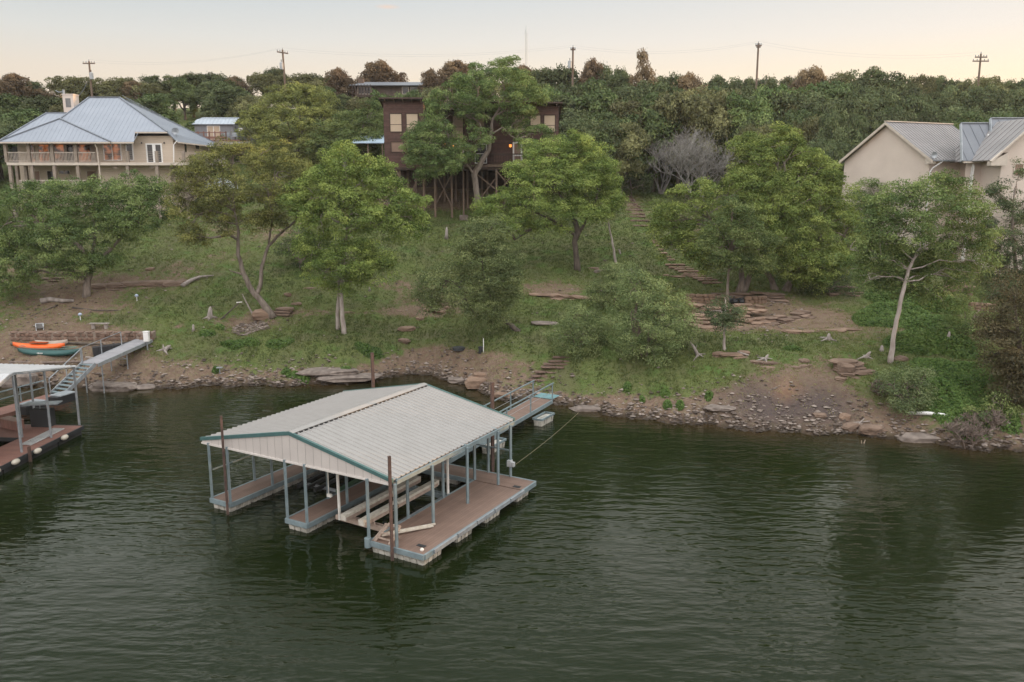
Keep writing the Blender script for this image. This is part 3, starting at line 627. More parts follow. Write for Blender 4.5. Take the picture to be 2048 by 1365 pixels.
# kayaks and canoe on the bank
def hull(name,lab,cat,p0,p1,w,h,m,lift,kind):
    p0=V(p0);p1=V(p1); n=26; d=(p1-p0); Ln=d.length; e=d.normalized(); r=V((-e.y,e.x,0)).normalized(); up=r.cross(e)*-1
    up=e.cross(r); up=up if up.z>0 else -up
    k=thing(name,lab,cat,(p0+p1)/2); f=MB(); vs=[];m_=12
    for i in range(n+1):
        s=i/n; x=2*s-1; wd=w*max(.02,(1-abs(x)**2.4))**.8; hh=h*(.75+.25*x*x) ; rise=lift*x**4
        for j in range(m_):
            a=2*math.pi*j/m_; cy=math.cos(a); cz=math.sin(a)
            zz=cz*hh*(.5 if cz<0 else (.42 if kind=='kayak' else .5)); 
            vs.append(p0+d*s+r*(cy*wd/2*(1 if cz<.3 else .9))+up*(zz*(1-.55*abs(x)**3)+hh*.5+rise))
    fs=[(i*m_+j,i*m_+(j+1)%m_,(i+1)*m_+(j+1)%m_,(i+1)*m_+j) for i in range(n) for j in range(m_)]+[tuple(range(m_))[::-1],tuple(n*m_+j for j in range(m_))]
    f.add(vs,fs); f.build('hull',m,k,True)
    return k,p0,d,r,up
def gnd(px,py): return ground(px,py)
pa,pb=gnd(27,703),gnd(131,705); pa.z+=.16; pb.z+=.16
k,p0,d,r,up=hull('kayak','bright orange kayak lying on the terrace above the green canoe','kayak',pa,pb,.8,.62,mat('orange_plastic',(.75,.13,.02),.4,(.62,.10,.016),2),.12,'kayak')
f=MB(); c=p0+d*.52+up*.56; f.bar(c-d*.16,c+d*.16,.46,.05); f.build('cockpit',mat('orange_cockpit',(.42,.07,.012),.5),k)
pa,pb=gnd(37,714),gnd(160,716); pa.z+=.1; pb.z+=.1
k,p0,d,r,up=hull('canoe','dark green canoe with white lettering lying nearest the water','canoe',pa,pb,.9,.62,mat('dark_green_plastic',(.022,.085,.08),.4,(.016,.065,.062),2),.16,'canoe')
f=MB(); f.path([p0+d*s+r*(-.43*(1-abs(2*s-1)**2.4)**.8)+up*(.62+.16*(2*s-1)**4) for s in np.linspace(.04,.96,14)],.02,6); f.path([p0+d*s+r*(.4*(1-abs(2*s-1)**2.4)**.8)+up*(.62+.16*(2*s-1)**4) for s in np.linspace(.04,.96,14)],.02,6); f.build('gunwale',mat('pale_green_trim',(.12,.25,.22),.5),k)
f=MB()
for i in range(5):
    c=p0+d*(.38+i*.02)-r*.47+up*.3; f.bar(c-d.normalized()*.03,c+d.normalized()*.03,.012,.09 if i%2 else .06)
f.build('lettering',M['white'],k)
pa,pb=gnd(72,698),gnd(137,697); pa.z+=.14; pb.z+=.14
hull('canoe','tan canoe half hidden behind the orange kayak','canoe',pa,pb,.75,.6,mat('tan_plastic',(.36,.29,.24),.6),.1,'canoe')
# black tanks behind the ramp
p=gnd(203,712); k=thing('storage_tank','long black plastic tank lying behind the ramp','tank',p); q=p+V((2.0,1.3,.15))
f=MB(); f.bar(p+V((-.5,-.2,.35)),q+V((0,0,.35)),.7,.65); 
f.build('body',M['fblack'],k); [MB().bar(p.lerp(q,s)+V((-.2,-.5,.3)),p.lerp(q,s)+V((-.2,-.5,.62)),.1).build('rib',M['dark'],k) for s in (.15,.5,.85)]
# low stone wall
k=thing('stone_wall','low mortared brown stone wall behind the kayaks and ramp','stone wall',gnd(160,682))
f=MB(); fm=MB(); n=30; tp=[]
for i in range(n+1):
    px=22+(306-22)*i/n; p=gnd(px,682+ (1 if i%2 else 0)*.5); tp.append(p)
for i in range(n):
    a,b=tp[i],tp[i+1]; h=.62
    fm.add([(a.x,a.y,a.z-.3),(b.x,b.y,b.z-.3),(b.x,b.y+.6,b.z-.3),(a.x,a.y+.6,a.z-.3),(a.x,a.y,a.z+h),(b.x,b.y,b.z+h),(b.x,b.y+.6,b.z+h+.02),(a.x,a.y+.6,a.z+h+.02)],[(4,5,6,7),(0,1,5,4),(2,3,7,6)]+([(3,0,4,7)] if i==0 else [])+([(1,2,6,5)] if i==n-1 else []))
    for r_ in range(2):
        c=a.lerp(b,RN.uniform(.3,.7)); f.rock((c.x,c.y,c.z+.14+r_*.3),RN.uniform(.15,.24),.07,RN.uniform(.11,.16),0,.2,box=.35)
    if i%2==0: c=(a+b)/2; f.rock((c.x,c.y+.25,c.z+h+.02),.3,.33,.05,RN.uniform(-.3,.3),.2,box=.3)
fm.build('mortar',mat('pale_mortar',(.26,.20,.16),.95),k); f.build('stone',mat('brown_wall_stone',(.205,.13,.095),.9,(.12,.075,.055),2.5),k)
# ================= trees and plants =================
def unit(a): return a/np.maximum(np.linalg.norm(a,axis=1,keepdims=True),1e-9)
def leafcloud(blobs,dens,leaf,clump,per,seed,lower=.55,flat=.75,fill=.22,gap=.34):
    """leaf quads in clumps spread through ellipsoids; returns verts, tone, clump centres"""
    r=np.random.default_rng(seed); Cs=[];Os=[]
    B=[(np.array(c,float),np.array(R_,float)) for c,R_ in blobs]
    for i,(c,R_) in enumerate(B):
        rm=float(np.mean(R_)); n=max(3,int(4*math.pi*rm*rm*dens))
        d=unit(r.normal(size=(n*2,3))); keep=(d[:,2]>-.25)|(r.random(n*2)<lower*.8); d=d[keep][:n]
        q=np.where(r.random(len(d))<fill,r.uniform(.25,.8,len(d)),np.where(r.random(len(d))<.13,r.uniform(1.05,1.3,len(d)),r.uniform(.78,1.06,len(d))))
        p=c+d*R_*q[:,None]
        ok=(vn(p[:,0]+.8*p[:,2]+seed,p[:,1]-.9*p[:,2],.62)>gap)|(r.random(len(p))<.18)
        for j,(c2,R2) in enumerate(B):
            if j!=i: ok&=(((p-c2)/R2)**2).sum(1)>.5
        Cs.append(p[ok]); Os.append(d[ok])
    C_=np.concatenate(Cs); O_=np.concatenate(Os); n=len(C_)
    csz=clump*r.uniform(.6,1.35,n); ct=r.random(n)
    dd=unit(r.normal(size=(n*per,3))); up=r.random(n*per)<.62; dd[:,2]=np.where(up,np.abs(dd[:,2]),dd[:,2])
    rad=np.repeat(csz,per)*np.where(r.random(n*per)<.8,r.uniform(.72,1.08,n*per),r.uniform(.2,1.45,n*per))
    P=np.repeat(C_,per,0)+dd*rad[:,None]*np.array([1,1,flat])
    nr=unit(dd*.75+np.array([0,0,.28])+r.normal(size=(n*per,3))*.5)
    a=unit(np.cross(nr,r.normal(size=(n*per,3)))); b=np.cross(nr,a)
    s=leaf*r.uniform(.65,1.4,n*per)[:,None]; w=s*r.uniform(.38,.62,n*per)[:,None]
    vv=np.stack([P-a*s*.5,P+b*w*.5,P+a*s*.5,P-b*w*.5],1).reshape(-1,3)
    tone=np.clip(np.repeat(ct,per)*.62+r.random(n*per)*.3+.05,0,1)
    return vv,np.repeat(tone,4),C_
def limb(mb,a,b,r0,r1,n=5,wob=.12,rn=RN,seg=6):
    a=V(a);b=V(b);L_=(b-a).length; pts=[];rr=[]; off=V((0,0,0))
    for k in range(n+1):
        s=k/n; p=a.lerp(b,s)+V((0,0,L_*.10*math.sin(math.pi*s)))
        if 0<k<n: p+=V((rn.uniform(-1,1),rn.uniform(-1,1),rn.uniform(-1,1)))*wob*L_/n
        pts.append(p); rr.append(r0+(r1-r0)*s)
    mb.path(pts,rr,seg); return pts
NTREE=[0]
def tree(name,label,base,stems,blobs,pal,bark='bark',dens=1.35,leaf=.15,clump=.5,per=34,cat='tree',group=None,fill=.22,flare=1.2,lower=.55,extra=0,grow=1.08,dpt=1.0,limbr=1.0):
    """base: pixel of the foot. stems: lists of (px,py,radius,dy). blobs: (px,py,radius px,dy[,squash])"""
    NTREE[0]+=1; seed=NTREE[0]*7+3; rn=random.Random(seed)
    g=ground(*base) if not isinstance(base,V) else base; Y0=g.y
    root=thing(name,label,cat,g,group); sc=mpp(g)
    tb=MB(); ends=[]
    for st in stems:
        pts=[];rr=[]
        for i,(px,py,r_,dy) in enumerate(st):
            p=W(px,py,Y0+dy); pts.append(p); rr.append(r_)
        if pts[0].z<g.z+.6: pts[0]=V((pts[0].x,pts[0].y,gz(pts[0].x,pts[0].y)-.25)); rr[0]*=flare
        # refine
        q=[pts[0]];qr=[rr[0]]
        for i in range(1,len(pts)):
            for k in (1,2,3):
                s=k/3; p=pts[i-1].lerp(pts[i],s)
                if k<3: p=p+V((rn.uniform(-1,1),rn.uniform(-1,1),0))*.05
                q.append(p); qr.append(rr[i-1]+(rr[i]-rr[i-1])*s)
        if qr[0]>qr[1]*1.2 and len(q)>2: qr[1]=qr[0]*.72
        tb.path(q,qr,8); ends.append((q[-1],qr[-1],q))
    dens*=1.1; per=int(per*5.2); leaf*=.86; clump*=1.12
    BB=[]
    for bl in blobs:
        px,py,rp,dy=bl[:4]; sq=bl[4] if len(bl)>4 else .85
        c=W(px,py,Y0+dy); r_=rp*mpp(c)*grow; BB.append((c,(r_,r_*.95*dpt,r_*sq)))
    vv,tone,C_=leafcloud(BB,dens,leaf,clump,per,seed,fill=fill,lower=lower)
    # limbs reach each clump of the crown from the nearest stem
    allq=[(p,e[1]) for e in ends for p in e[2][len(e[2])//2:]]
    for c,R_ in BB:
        if not allq: break
        p,r_=min(allq,key=lambda t:(t[0]-c).length+ (2 if t[0].z>c.z else 0))
        r0=limbr*min(max(.05,.035*(p-c).length+.02),.13); pts=limb(tb,p,c,r0,r0*.35,5,.3,rn,6)
        for k in range(5+extra):
            i=rn.randrange(len(C_)); d=C_-np.array(c); m=np.where((np.abs(d)/np.array(R_)).max(1)<1.05)[0]
            if len(m)==0: continue
            e=V(C_[m[rn.randrange(len(m))]]); limb(tb,pts[rn.choice((3,4,5))],e,r0*.34,.012,4,.3,rn,5)
    if tb.v: tb.build('trunk',M[bark],root,True)
    cr=arr_mesh('crown',vv,len(vv)//4,L[pal],root,dict(tone=tone))
    return root
# --- foreground trees on the bank ---
tree('live_oak','broad green oak over bare soil nearest the left dock',(172,592),
 [[(172,595,.30,0),(176,560,.26,0),(182,535,.24,0)],[(182,537,.2,0),(215,505,.14,.4),(238,480,.11,.8),(262,455,.08,1)],[(182,538,.2,0),(165,500,.15,-.5),(130,470,.1,-1),(85,450,.07,-1.3)],[(180,540,.15,0),(190,480,.12,1),(185,430,.07,1.2)]],
 [(60,430,62,-1),(10,450,60,-.6),(115,405,50,.3),(165,420,52,1.2),(-30,500,60,0),(30,520,55,-1.4),(105,480,58,-1.8),(165,480,42,-.5),(230,470,34,.8,.7),(205,400,44,1.6),(268,395,44,1.2),(300,420,42,1.0),(285,450,40,.3),(310,385,26,1.5),(250,440,36,-.6),(80,535,44,-1.2),(140,530,36,-1,.7),(20,560,34,-.8),(205,525,30,-.4,.6)],'mid',dens=1.5)
tree('mesquite_tree','leaning olive tinged tree with a forked trunk rising from a split rock',(545,632),
 [[(545,634,.34,0),(525,606,.27,0),(505,583,.23,0),(487,548,.2,-.2),(476,510,.16,-.4),(477,465,.12,-.6),(468,420,.08,-.8)],[(512,590,.2,.05),(521,570,.16,.2),(524,532,.14,.4),(537,492,.12,.7),(563,466,.1,1),(592,442,.08,1.2)],[(489,550,.1,-.2),(474,546,.06,-.3),(460,542,.03,-.4)],[(537,492,.09,.7),(545,440,.07,.6),(540,400,.05,.5)]],
 [(440,345,46,-.4),(395,385,40,-.8),(500,335,42,.2),(555,345,42,.6),(600,360,36,1),(450,400,46,-1),(510,390,46,-.2),(385,430,30,-1.2),(565,400,42,1),(600,420,34,1.4),(430,445,36,-1.4,.7),(490,440,34,-.8,.7),(380,480,24,-1.4,.8),(545,440,28,.5,.7),(400,345,26,-.6),(365,400,24,-1),(470,325,28,.4)],'olive',dens=1.6,per=30,fill=.4,leaf=.135,extra=3,grow=1.28)
tree('live_oak','tall bright green oak with a pale double trunk in the middle of the left lawn',(688,668),
 [[(688,670,.18,0),(684,620,.155,0),(683,575,.15,0),(686,520,.15,.3),(692,470,.12,.5),(700,420,.09,.6)],[(675,652,.15,.9),(676,610,.13,.8),(679,560,.12,.5)],[(692,470,.09,.5),(740,440,.07,.3),(785,430,.05,.2)],[(684,560,.08,.2),(725,520,.06,-.3)]],
 [(690,345,48,.4),(655,380,46,0),(735,370,48,.8),(775,400,42,.9),(815,420,36,.6),(640,440,44,-.4),(700,430,50,-.8),(755,450,44,-.6),(800,455,34,-.2),(625,500,36,-.2),(700,520,46,-1,.75),(650,545,38,-.8,.75),(745,545,34,-.6,.7),(690,565,38,-.6,.6),(685,318,30,.8),(735,335,30,1.2),(835,445,22,.8),(610,400,36,.8),(765,520,26,-.3,.7)],'bright','barkpale',dens=1.5)
tree('willow','feathery grey green tree leaning out on a curved dark trunk',(1043,662),
 [[(1043,664,.2,0),(1018,648,.17,0),(998,632,.15,0),(982,600,.12,0),(968,560,.09,0),(962,510,.06,0)],[(992,622,.1,0),(940,590,.07,-.3),(900,560,.05,-.4)]],
 [(975,480,36,0),(950,515,42,-.3),(1000,520,30,.3),(985,560,42,-.5),(930,560,40,-.4),(885,565,34,-.4),(960,605,42,-.8,.8),(1005,595,26,-.2),(910,605,34,-.6,.8),(985,450,18,.3),(860,590,26,-.2,.7),(940,470,20,.1),(990,640,22,-.6,.6),(1015,560,24,.2),(870,610,24,-.4)],'willow','barkdark',dens=2.3,per=32,leaf=.125,fill=.35,grow=1.24)
tree('live_oak','bright green oak with a knotted trunk on the lawn below the brown house',(1155,541),
 [[(1155,543,.28,0),(1152,510,.24,0),(1149,485,.24,0),(1156,465,.27,0),(1150,440,.18,.1)],[(1150,470,.16,0),(1105,440,.12,-.4),(1060,420,.08,-.6)],[(1158,465,.15,0),(1180,430,.1,.4),(1195,390,.07,.6)],[(1150,450,.14,0),(1120,390,.09,.4),(1095,340,.06,.6)],[(1100,440,.08,-.3),(1045,470,.06,-.8),(1030,480,.04,-.9)]],
 [(1090,330,46,.6),(1140,310,42,1),(1185,340,44,1),(1060,375,42,0),(1115,375,48,-.4),(1170,385,46,.2),(1210,360,28,1),(1215,410,28,.6),(1020,410,38,-.5),(1075,420,44,-1.2),(980,425,32,-.4),(1135,425,38,-.8,.75),(1195,430,30,-.3,.75),(1025,450,34,-1,.75),(1100,455,30,-1.2,.6),(1160,300,26,1.4),(1040,345,24,.8)],'bright','barkdark',dens=1.5)
tree('oak_sapling','slim tree on a thin curving grey trunk right of the knotted oak',(1233,529),
 [[(1233,530,.12,0),(1228,500,.1,0),(1224,480,.09,0),(1218,450,.07,0),(1210,415,.05,.1)]],
 [(1205,400,24,.3),(1220,425,18,0,.7)],'mid','barkpale',dens=1.4)
for n,(bx,by,bl,lab) in enumerate((((1290),(712),[(1290,600,42,.4),(1330,620,42,.2),(1262,625,36,0),(1300,655,46,-.6),(1345,665,36,-.3),(1255,668,30,-.4),(1310,700,38,-.8,.7),(1270,575,28,.6),(1360,640,24,.1),(1265,700,24,-.6,.7)],'large fine leaved willowy bush on the slope below the stone wall corner'),
   (1160,698,[(1160,655,38,0),(1135,672,30,-.2),(1185,670,30,-.2),(1165,690,30,-.5,.7),(1150,632,20,.2)],'small round bush left of the large willowy bush near the gangway'),
   (1228,612,[(1225,570,32,.2),(1255,560,26,.4),(1205,585,26,-.1),(1240,595,34,-.3),(1230,545,18,.4)],'pale feathery bush directly uphill behind the large willowy bush'))):
    tree('willow_bush',lab,(bx,by),[[(bx,by,.08,0),(bx+6,by-30,.05,0)],[(bx-4,by,.07,0),(bx-20,by-34,.04,0)]],bl,'willow','brush',grow=1.16,dens=2.3,per=30,leaf=.12,fill=.35,cat='bush',lower=1.1)
tree('live_oak','great spreading oak with several gnarled trunks above the stone ledges',(1480,585),
 [[(1478,588,.3,0),(1484,560,.24,0),(1480,530,.2,.2),(1450,480,.14,.2),(1420,440,.1,.3)],[(1485,586,.26,.1),(1500,550,.2,.2),(1530,500,.14,.6),(1560,440,.1,1)],[(1550,592,.3,.6),(1545,565,.24,.6),(1530,535,.2,.5),(1520,470,.13,.8)],[(1570,592,.34,.6),(1580,565,.26,.6),(1600,530,.18,.6),(1625,500,.1,.4)]],
 [(1570,325,48,3.4),(1520,350,46,3),(1620,350,46,3.2),(1500,300,30,3.4),(1560,290,34,4),(1650,390,44,2.6),(1590,400,54,1.8),(1530,400,52,1.4),(1475,390,46,1.6),(1420,410,46,1),(1370,420,40,1),(1345,455,36,.8),(1440,450,46,.2),(1500,455,50,-.6),(1400,480,40,-.2),(1340,490,26,.6),(1560,460,48,0),(1620,450,48,.8),(1665,440,36,1.6),(1640,500,46,-.2),(1600,520,42,-.8),(1655,535,34,-.6,.8),(1580,545,30,-1,.7),(1410,520,34,-.8,.7),(1375,395,30,1.4),(1330,440,26,1),(1690,470,34,.4),(1620,560,30,-.8,.7),(1530,520,36,-1)],'bright',dens=1.5,per=36,extra=1,leaf=.16,grow=1.14)
tree('live_oak','darker round oak standing in front of the great spreading oak',(1462,612),
 [[(1456,614,.14,0),(1455,580,.11,0),(1458,540,.09,0),(1462,500,.07,0)]],
 [(1480,440,34,0),(1450,465,36,-.2),(1505,465,36,-.1),(1475,490,42,-.6),(1435,495,32,-.4),(1520,500,32,-.3),(1470,525,36,-.7,.75),(1510,535,28,-.5,.7),(1465,415,20,.2)],'mid','bark',dens=1.6)
tree('cottonwood','grey green tree on a long curved pale trunk beside the ivy',(1781,724),
 [[(1781,726,.17,0),(1786,680,.145,0),(1793,640,.135,0),(1804,590,.125,0),(1815,550,.11,.1),(1826,520,.095,.2),(1840,498,.08,.3),(1838,470,.05,.4)],[(1840,500,.05,.3),(1870,480,.04,.5),(1910,460,.03,.7)],[(1838,480,.04,.3),(1810,450,.035,.4),(1780,430,.03,.5)]],
 [(1850,395,44,1),(1895,390,38,1.2),(1805,410,40,.8),(1765,430,34,.6),(1860,440,48,0),(1915,440,44,.6),(1950,470,32,.6),(1810,465,40,-.4),(1755,480,36,0),(1885,500,42,.8,.8),(1930,510,36,.6),(1815,520,34,1.4,.7),(1765,530,32,1.2,.8),(1735,515,26,.2),(1870,550,34,1.2,.6),(1905,555,34,1.2,.7),(1780,570,28,1.4,.6),(1830,580,34,1.6,.7),(1730,545,28,1.2),(1930,575,30,1.4,.7),(1870,600,28,1.6,.6),(1700,500,24,1),(1960,530,24,.2),(1740,560,24,0,.7)],'mid','barkpale',dens=1.5,per=34,fill=.3,leaf=.14,extra=1,grow=1.22,limbr=.4)
tree('young_oak','small dark oak with whitened trunk foot below the stone outcrop',(1448,700),
 [[(1448,702,.1,0),(1449,675,.075,0),(1449,650,.06,0),(1452,615,.035,0)]],
 [(1448,615,17,0),(1432,640,17,-.1),(1465,640,18,0),(1448,650,19,-.2),(1480,628,11,.1),(1450,598,11,.1),(1425,622,10,.1)],'dark','barkpale',dens=2.6,per=26,leaf=.12,clump=.32)
tree('live_oak','dark loose oak cut by the frame edge in front of the far right house',(2030,575),
 [[(2035,580,.2,0),(2030,520,.15,0),(2025,450,.1,.2),(2030,380,.06,.2)]],
 [(2035,360,32,.4),(2000,395,26,.3),(2045,410,36,0),(2010,440,34,-.3),(2050,470,40,-.2),(1985,455,20,0,.6),(2015,490,36,-.6),(2045,525,36,-.8),(1990,505,26,-.5,.7),(1980,420,14,.4,.6),(2010,545,30,-.6,.7),(2075,430,40,0)],'dark',dens=1.25,per=30,extra=2)
tree('cedar','brownish green cedar filling the slope at the right frame edge',(2040,790),
 [[(2045,795,.2,0),(2040,700,.14,0),(2030,610,.06,.2)]],
 [(2030,590,34,.5),(2000,630,30,.5),(2045,650,46,0),(2010,680,40,-.4),(2050,710,46,-.5),(2015,740,36,-.8),(1990,710,24,-.3),(2045,775,40,-1),(2010,785,28,-1,.8),(2070,680,50,0),(2075,770,50,-.4),(1975,655,20,.3)],'cedar','barkdark',dens=1.6,per=32,leaf=.13,cat='tree',lower=1)
tree('oak_sapling','small bright tree beside the beige wall between the two right oaks',(1745,470),
 [[(1745,475,.1,0),(1747,430,.07,0),(1750,395,.04,0)]],
 [(1745,378,22,0),(1725,400,22,0),(1770,400,22,.2),(1750,425,26,-.3),(1785,370,14,.4),(1715,430,20,-.2)],'mid',dens=1.6)
# bushes on the right bank
def bush(lab,base,blobs,pal,name='bush',dens=1.6,leaf=.12,per=30,**k):
    return tree(name,lab,base,[[(base[0],base[1],.05,0),(base[0],base[1]-12,.03,0)]],blobs,pal,'brush',dens=dens,leaf=leaf,per=per,cat='bush',fill=.3,lower=1.2,**k)
bush('grey green bush at the foot of the long curved trunk',(1815,822),[(1815,765,34,.2),(1790,790,28,0),(1840,790,30,0),(1815,805,34,-.4,.7),(1775,765,20,.2),(1850,760,18,.3)],'grey')
bush('leafy shrub at the right end of the ivy bank',(1930,690),[(1930,630,30,.2),(1915,660,26,0),(1950,655,28,0),(1940,680,26,-.3,.7),(1960,620,18,.4)],'mid')
bush('light green shrub against the brown cedar',(1990,860),[(1985,800,24,.4),(2005,825,26,.2),(1970,830,22,0),(2030,845,28,.2),(1945,835,16,.2)],'mid')
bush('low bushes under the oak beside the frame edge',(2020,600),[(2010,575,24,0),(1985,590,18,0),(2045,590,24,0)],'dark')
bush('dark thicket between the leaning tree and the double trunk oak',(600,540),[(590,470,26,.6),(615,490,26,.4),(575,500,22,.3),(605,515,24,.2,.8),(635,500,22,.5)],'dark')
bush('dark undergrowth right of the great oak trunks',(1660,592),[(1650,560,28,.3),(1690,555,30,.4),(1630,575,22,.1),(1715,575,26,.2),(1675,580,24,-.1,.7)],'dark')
bush('green undergrowth against the beige gable wall',(1690,480),[(1690,440,26,.3),(1665,460,24,.1),(1710,460,24,.1),(1640,470,20,0)],'mid')
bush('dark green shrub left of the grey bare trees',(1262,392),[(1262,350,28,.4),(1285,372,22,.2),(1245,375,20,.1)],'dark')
# ivy bank: a leafy mat over the slope
def mat_patch(name,lab,cat,cells,pal,h,leaf,n,kind='thing'):
    r=np.random.default_rng(len(cells)+n); P=[]
    for (px,py,rx,ry) in cells:
        g=ground(px,py); s=mpp(g); m=int(n*rx*ry/1000)
        a=r.random(m)*2*math.pi; q=np.sqrt(r.random(m)); x=g.x+np.cos(a)*q*rx*s; y=g.y+np.sin(a)*q*ry*s*2.4
        z=T(x,y)+h*(1-q**3)*r.random(m)**.5*(.4+.9*fbm(x,y,.5,3)); P.append(np.stack([x,y,z],1))
    P=np.concatenate(P); m=len(P); nr=unit(np.array([0,-.35,.8])+r.normal(size=(m,3))*.45); a=unit(np.cross(nr,r.normal(size=(m,3)))); b=np.cross(nr,a)
    s=leaf*r.uniform(.7,1.4,m)[:,None]; vv=np.stack([P-a*s*.5,P+b*s*.32,P+a*s*.5,P-b*s*.32],1).reshape(-1,3)
    tone=np.clip(.25+.5*fbm(P[:,0],P[:,1],.8,3)+.5*(r.random(m)-.4),0,1)
    o=arr_mesh(name,vv,m,L[pal],None,dict(tone=np.repeat(tone,4))); return tag(o,lab,cat,None,kind)
mat_patch('ivy','bright ivy mat covering the bank behind the long curved trunk','ivy',[(1800,640,70,34),(1860,655,70,40),(1750,650,40,26),(1900,690,50,26),(1830,690,60,24),(1790,600,60,26),(1870,610,60,24)],'ivy',.9,.16,5200,'stuff')
mat_patch('undergrowth','lush weeds over the right bank below the ivy','undergrowth',[(1900,800,60,34),(1950,760,50,34),(1930,840,50,22),(1870,740,50,20),(2000,830,30,24)],'ivy',.45,.14,3000,'stuff')
mat_patch('weeds','scattered tufts of green weeds on the bare bank','weeds',[(585,752,14,5),(608,756,14,6),(573,744,10,4),(1255,775,8,5),(1330,785,10,6),(1335,810,9,5),(1285,800,6,4),(1360,812,8,5),(1418,795,8,5),(432,742,7,4),(415,668,16,7),(440,655,9,5),(690,748,14,8),(740,705,30,8),(480,690,40,7),(1585,700,20,5),(560,690,30,6)],'ivy',.3,.15,9000,'stuff')
# --- bare trees ---
def bare(name,lab,base,h,spread,m,seed,levels=5,nst=3,cat='bare tree',r0=.12):
    rn=random.Random(seed); g=ground(*base) if not isinstance(base,V) else base; root=thing(name,lab,cat,g); tb=MB(); tw=MB()
    def grow(p,d,l,r_,lev):
        n=4; pts=[p]; q=p; dd=V(d)
        for k in range(n):
            dd=(dd+V((rn.uniform(-1,1),rn.uniform(-1,1),rn.uniform(-.5,.9)))*.2).normalized(); q=q+dd*l/n; pts.append(q)
        (tb if lev<2 else tw).path(pts,[r_*(1-.35*k/n) for k in range(n+1)],5 if lev<2 else 3,False)
        if lev>=levels: return
        for k in range(rn.choice((3,3,4)) if lev<levels-1 else 4):
            a=V((rn.uniform(-1,1),rn.uniform(-1,1),rn.uniform(-.25,.8)))
            grow(pts[rn.choice((2,3,4,4))],(dd*.65+a*.8*spread).normalized(),l*rn.uniform(.58,.8),max(r_*.55,.016),lev+1)
    for k in range(nst):
        a=2*math.pi*k/nst+rn.random(); grow(g+V((math.cos(a)*.15,math.sin(a)*.15,-.2)),V((math.cos(a)*.32*spread,math.sin(a)*.32*spread,1)).normalized(),h*.36,r0,0)
    tb.build('trunk',M[m],root); tw.build('crown',M[m],root); return root
bare('bare_tree','leafless grey multi stemmed tree left of its twin above the stone stairs',(1322,388),9,1.0,'graytwig',5,5,5)
bare('bare_tree','leafless grey tree right of its twin behind the great oak',V((W(1395,372,91.5).x,91.5,gz(W(1395,372,91.5).x,91.5))),10,1.1,'graytwig',9,5,5)
bare('bare_tree','brownish leafless tree against the dark wood behind the great oak',(1570,285),10,1.15,'pinktwig',14,5,5)
b_=bare('dead_brush','grey brown dead brush pile drooping over the water edge',(1930,893),2.0,1.7,'brush',21,4,7,'brush',.03)
bare('dead_brush','tangle of dry twigs above the fallen white log',(1965,862),1.9,1.5,'brush',22,4,6,'brush',.03)
bare('dead_brush','dry fallen branches right of the layered boulder',(1760,790),1.3,1.8,'brush',23,4,6,'brush',.025)
# --- oak in front of the brown house ---
tree('live_oak','big crooked oak growing up in front of the brown house deck',V((W(955,414,85.3).x,85.3,gz(W(955,414,85.3).x,85.3))),
 [[(955,416,.36,0),(953,385,.3,0),(948,350,.32,0),(962,325,.27,0),(978,300,.22,.1),(982,270,.18,.2),(985,240,.14,.3),(1000,215,.1,.4)],[(979,290,.12,.1),(965,262,.1,0),(958,245,.07,-.2)],[(982,270,.1,.1),(1005,255,.07,-.2),(1022,272,.05,-.3),(1032,278,.03,-.4)],[(948,350,.16,0),(930,325,.1,-.4),(905,300,.07,-.6)],[(985,240,.1,.3),(950,215,.07,.2),(915,205,.05,.2)]],
 [(985,185,36,.6),(945,195,34,.3),(1030,190,36,.8),(905,205,30,.4),(1056,200,22,.8),(960,165,28,1.4),(1010,160,30,1.4),(880,215,22,.4),(1000,215,30,-.2,.7),(870,270,30,-.8),(845,290,28,-.8),(895,265,24,-1),(850,320,28,-1.2),(880,305,24,-1.3),(925,300,20,-1.4),(950,280,18,-1.4),(900,325,22,-1.6,.7),(940,315,18,-1.6,.7),(1062,285,17,-.4),(1080,270,14,-.2),(1052,262,11,-.2),(1035,225,24,.2,.7),(930,230,22,-.2,.7),(860,345,18,-1.2,.7),(842,305,22,-.9),(858,275,22,-.6),(885,235,24,0),(915,230,24,.2),(1030,245,18,-.1)],'mid','bark',dens=1.4,leaf=.17,per=32,fill=.3,extra=1,grow=1.42)
# --- middle ground trees above the lawns ---
tree('round_tree','large rounded olive green tree between the grey shed and the brown house',(595,330),
 [[(595,335,.3,0),(597,290,.2,0)]],[(560,230,44,0),(610,215,46,.6),(650,235,40,.6),(530,270,40,-.6),(590,270,54,-1.2),(645,275,44,-.8),(675,255,30,.3),(515,240,28,.2),(570,310,44,-1.6),(625,315,44,-1.6),(600,195,26,1),(640,200,24,1),(535,310,30,-1)],'olive','barkdark',dens=.95,leaf=.2,per=34,clump=.6)
tree('round_tree','soft mid green tree left of the brown house over the pale blue roof',(705,352),
 [[(705,352,.2,0),(707,300,.15,0)]],[(700,255,32,.4),(735,245,28,.8),(670,275,32,0),(715,290,36,-.6),(755,275,20,.4),(680,310,34,-.8),(640,300,26,-.4),(730,320,26,-.6),(745,225,22,1),(738,284,20,-1.2,.6),(762,300,18,-1),(715,284,18,-1.2,.6)],'mid','barkdark',dens=.9,leaf=.2,per=32,clump=.6)
tree('round_tree','bright rounded tree right of the brown house below the dark wood',(1200,350),
 [[(1200,355,.2,0),(1200,310,.15,0)]],[(1200,265,34,.6),(1235,260,28,.8),(1165,285,30,.2),(1210,300,38,-.5),(1250,290,26,.2),(1150,310,28,-.2),(1185,335,30,-.8),(1235,330,28,-.6),(1215,243,20,1)],'bright','barkdark',dens=1,leaf=.2,per=32,clump=.6)
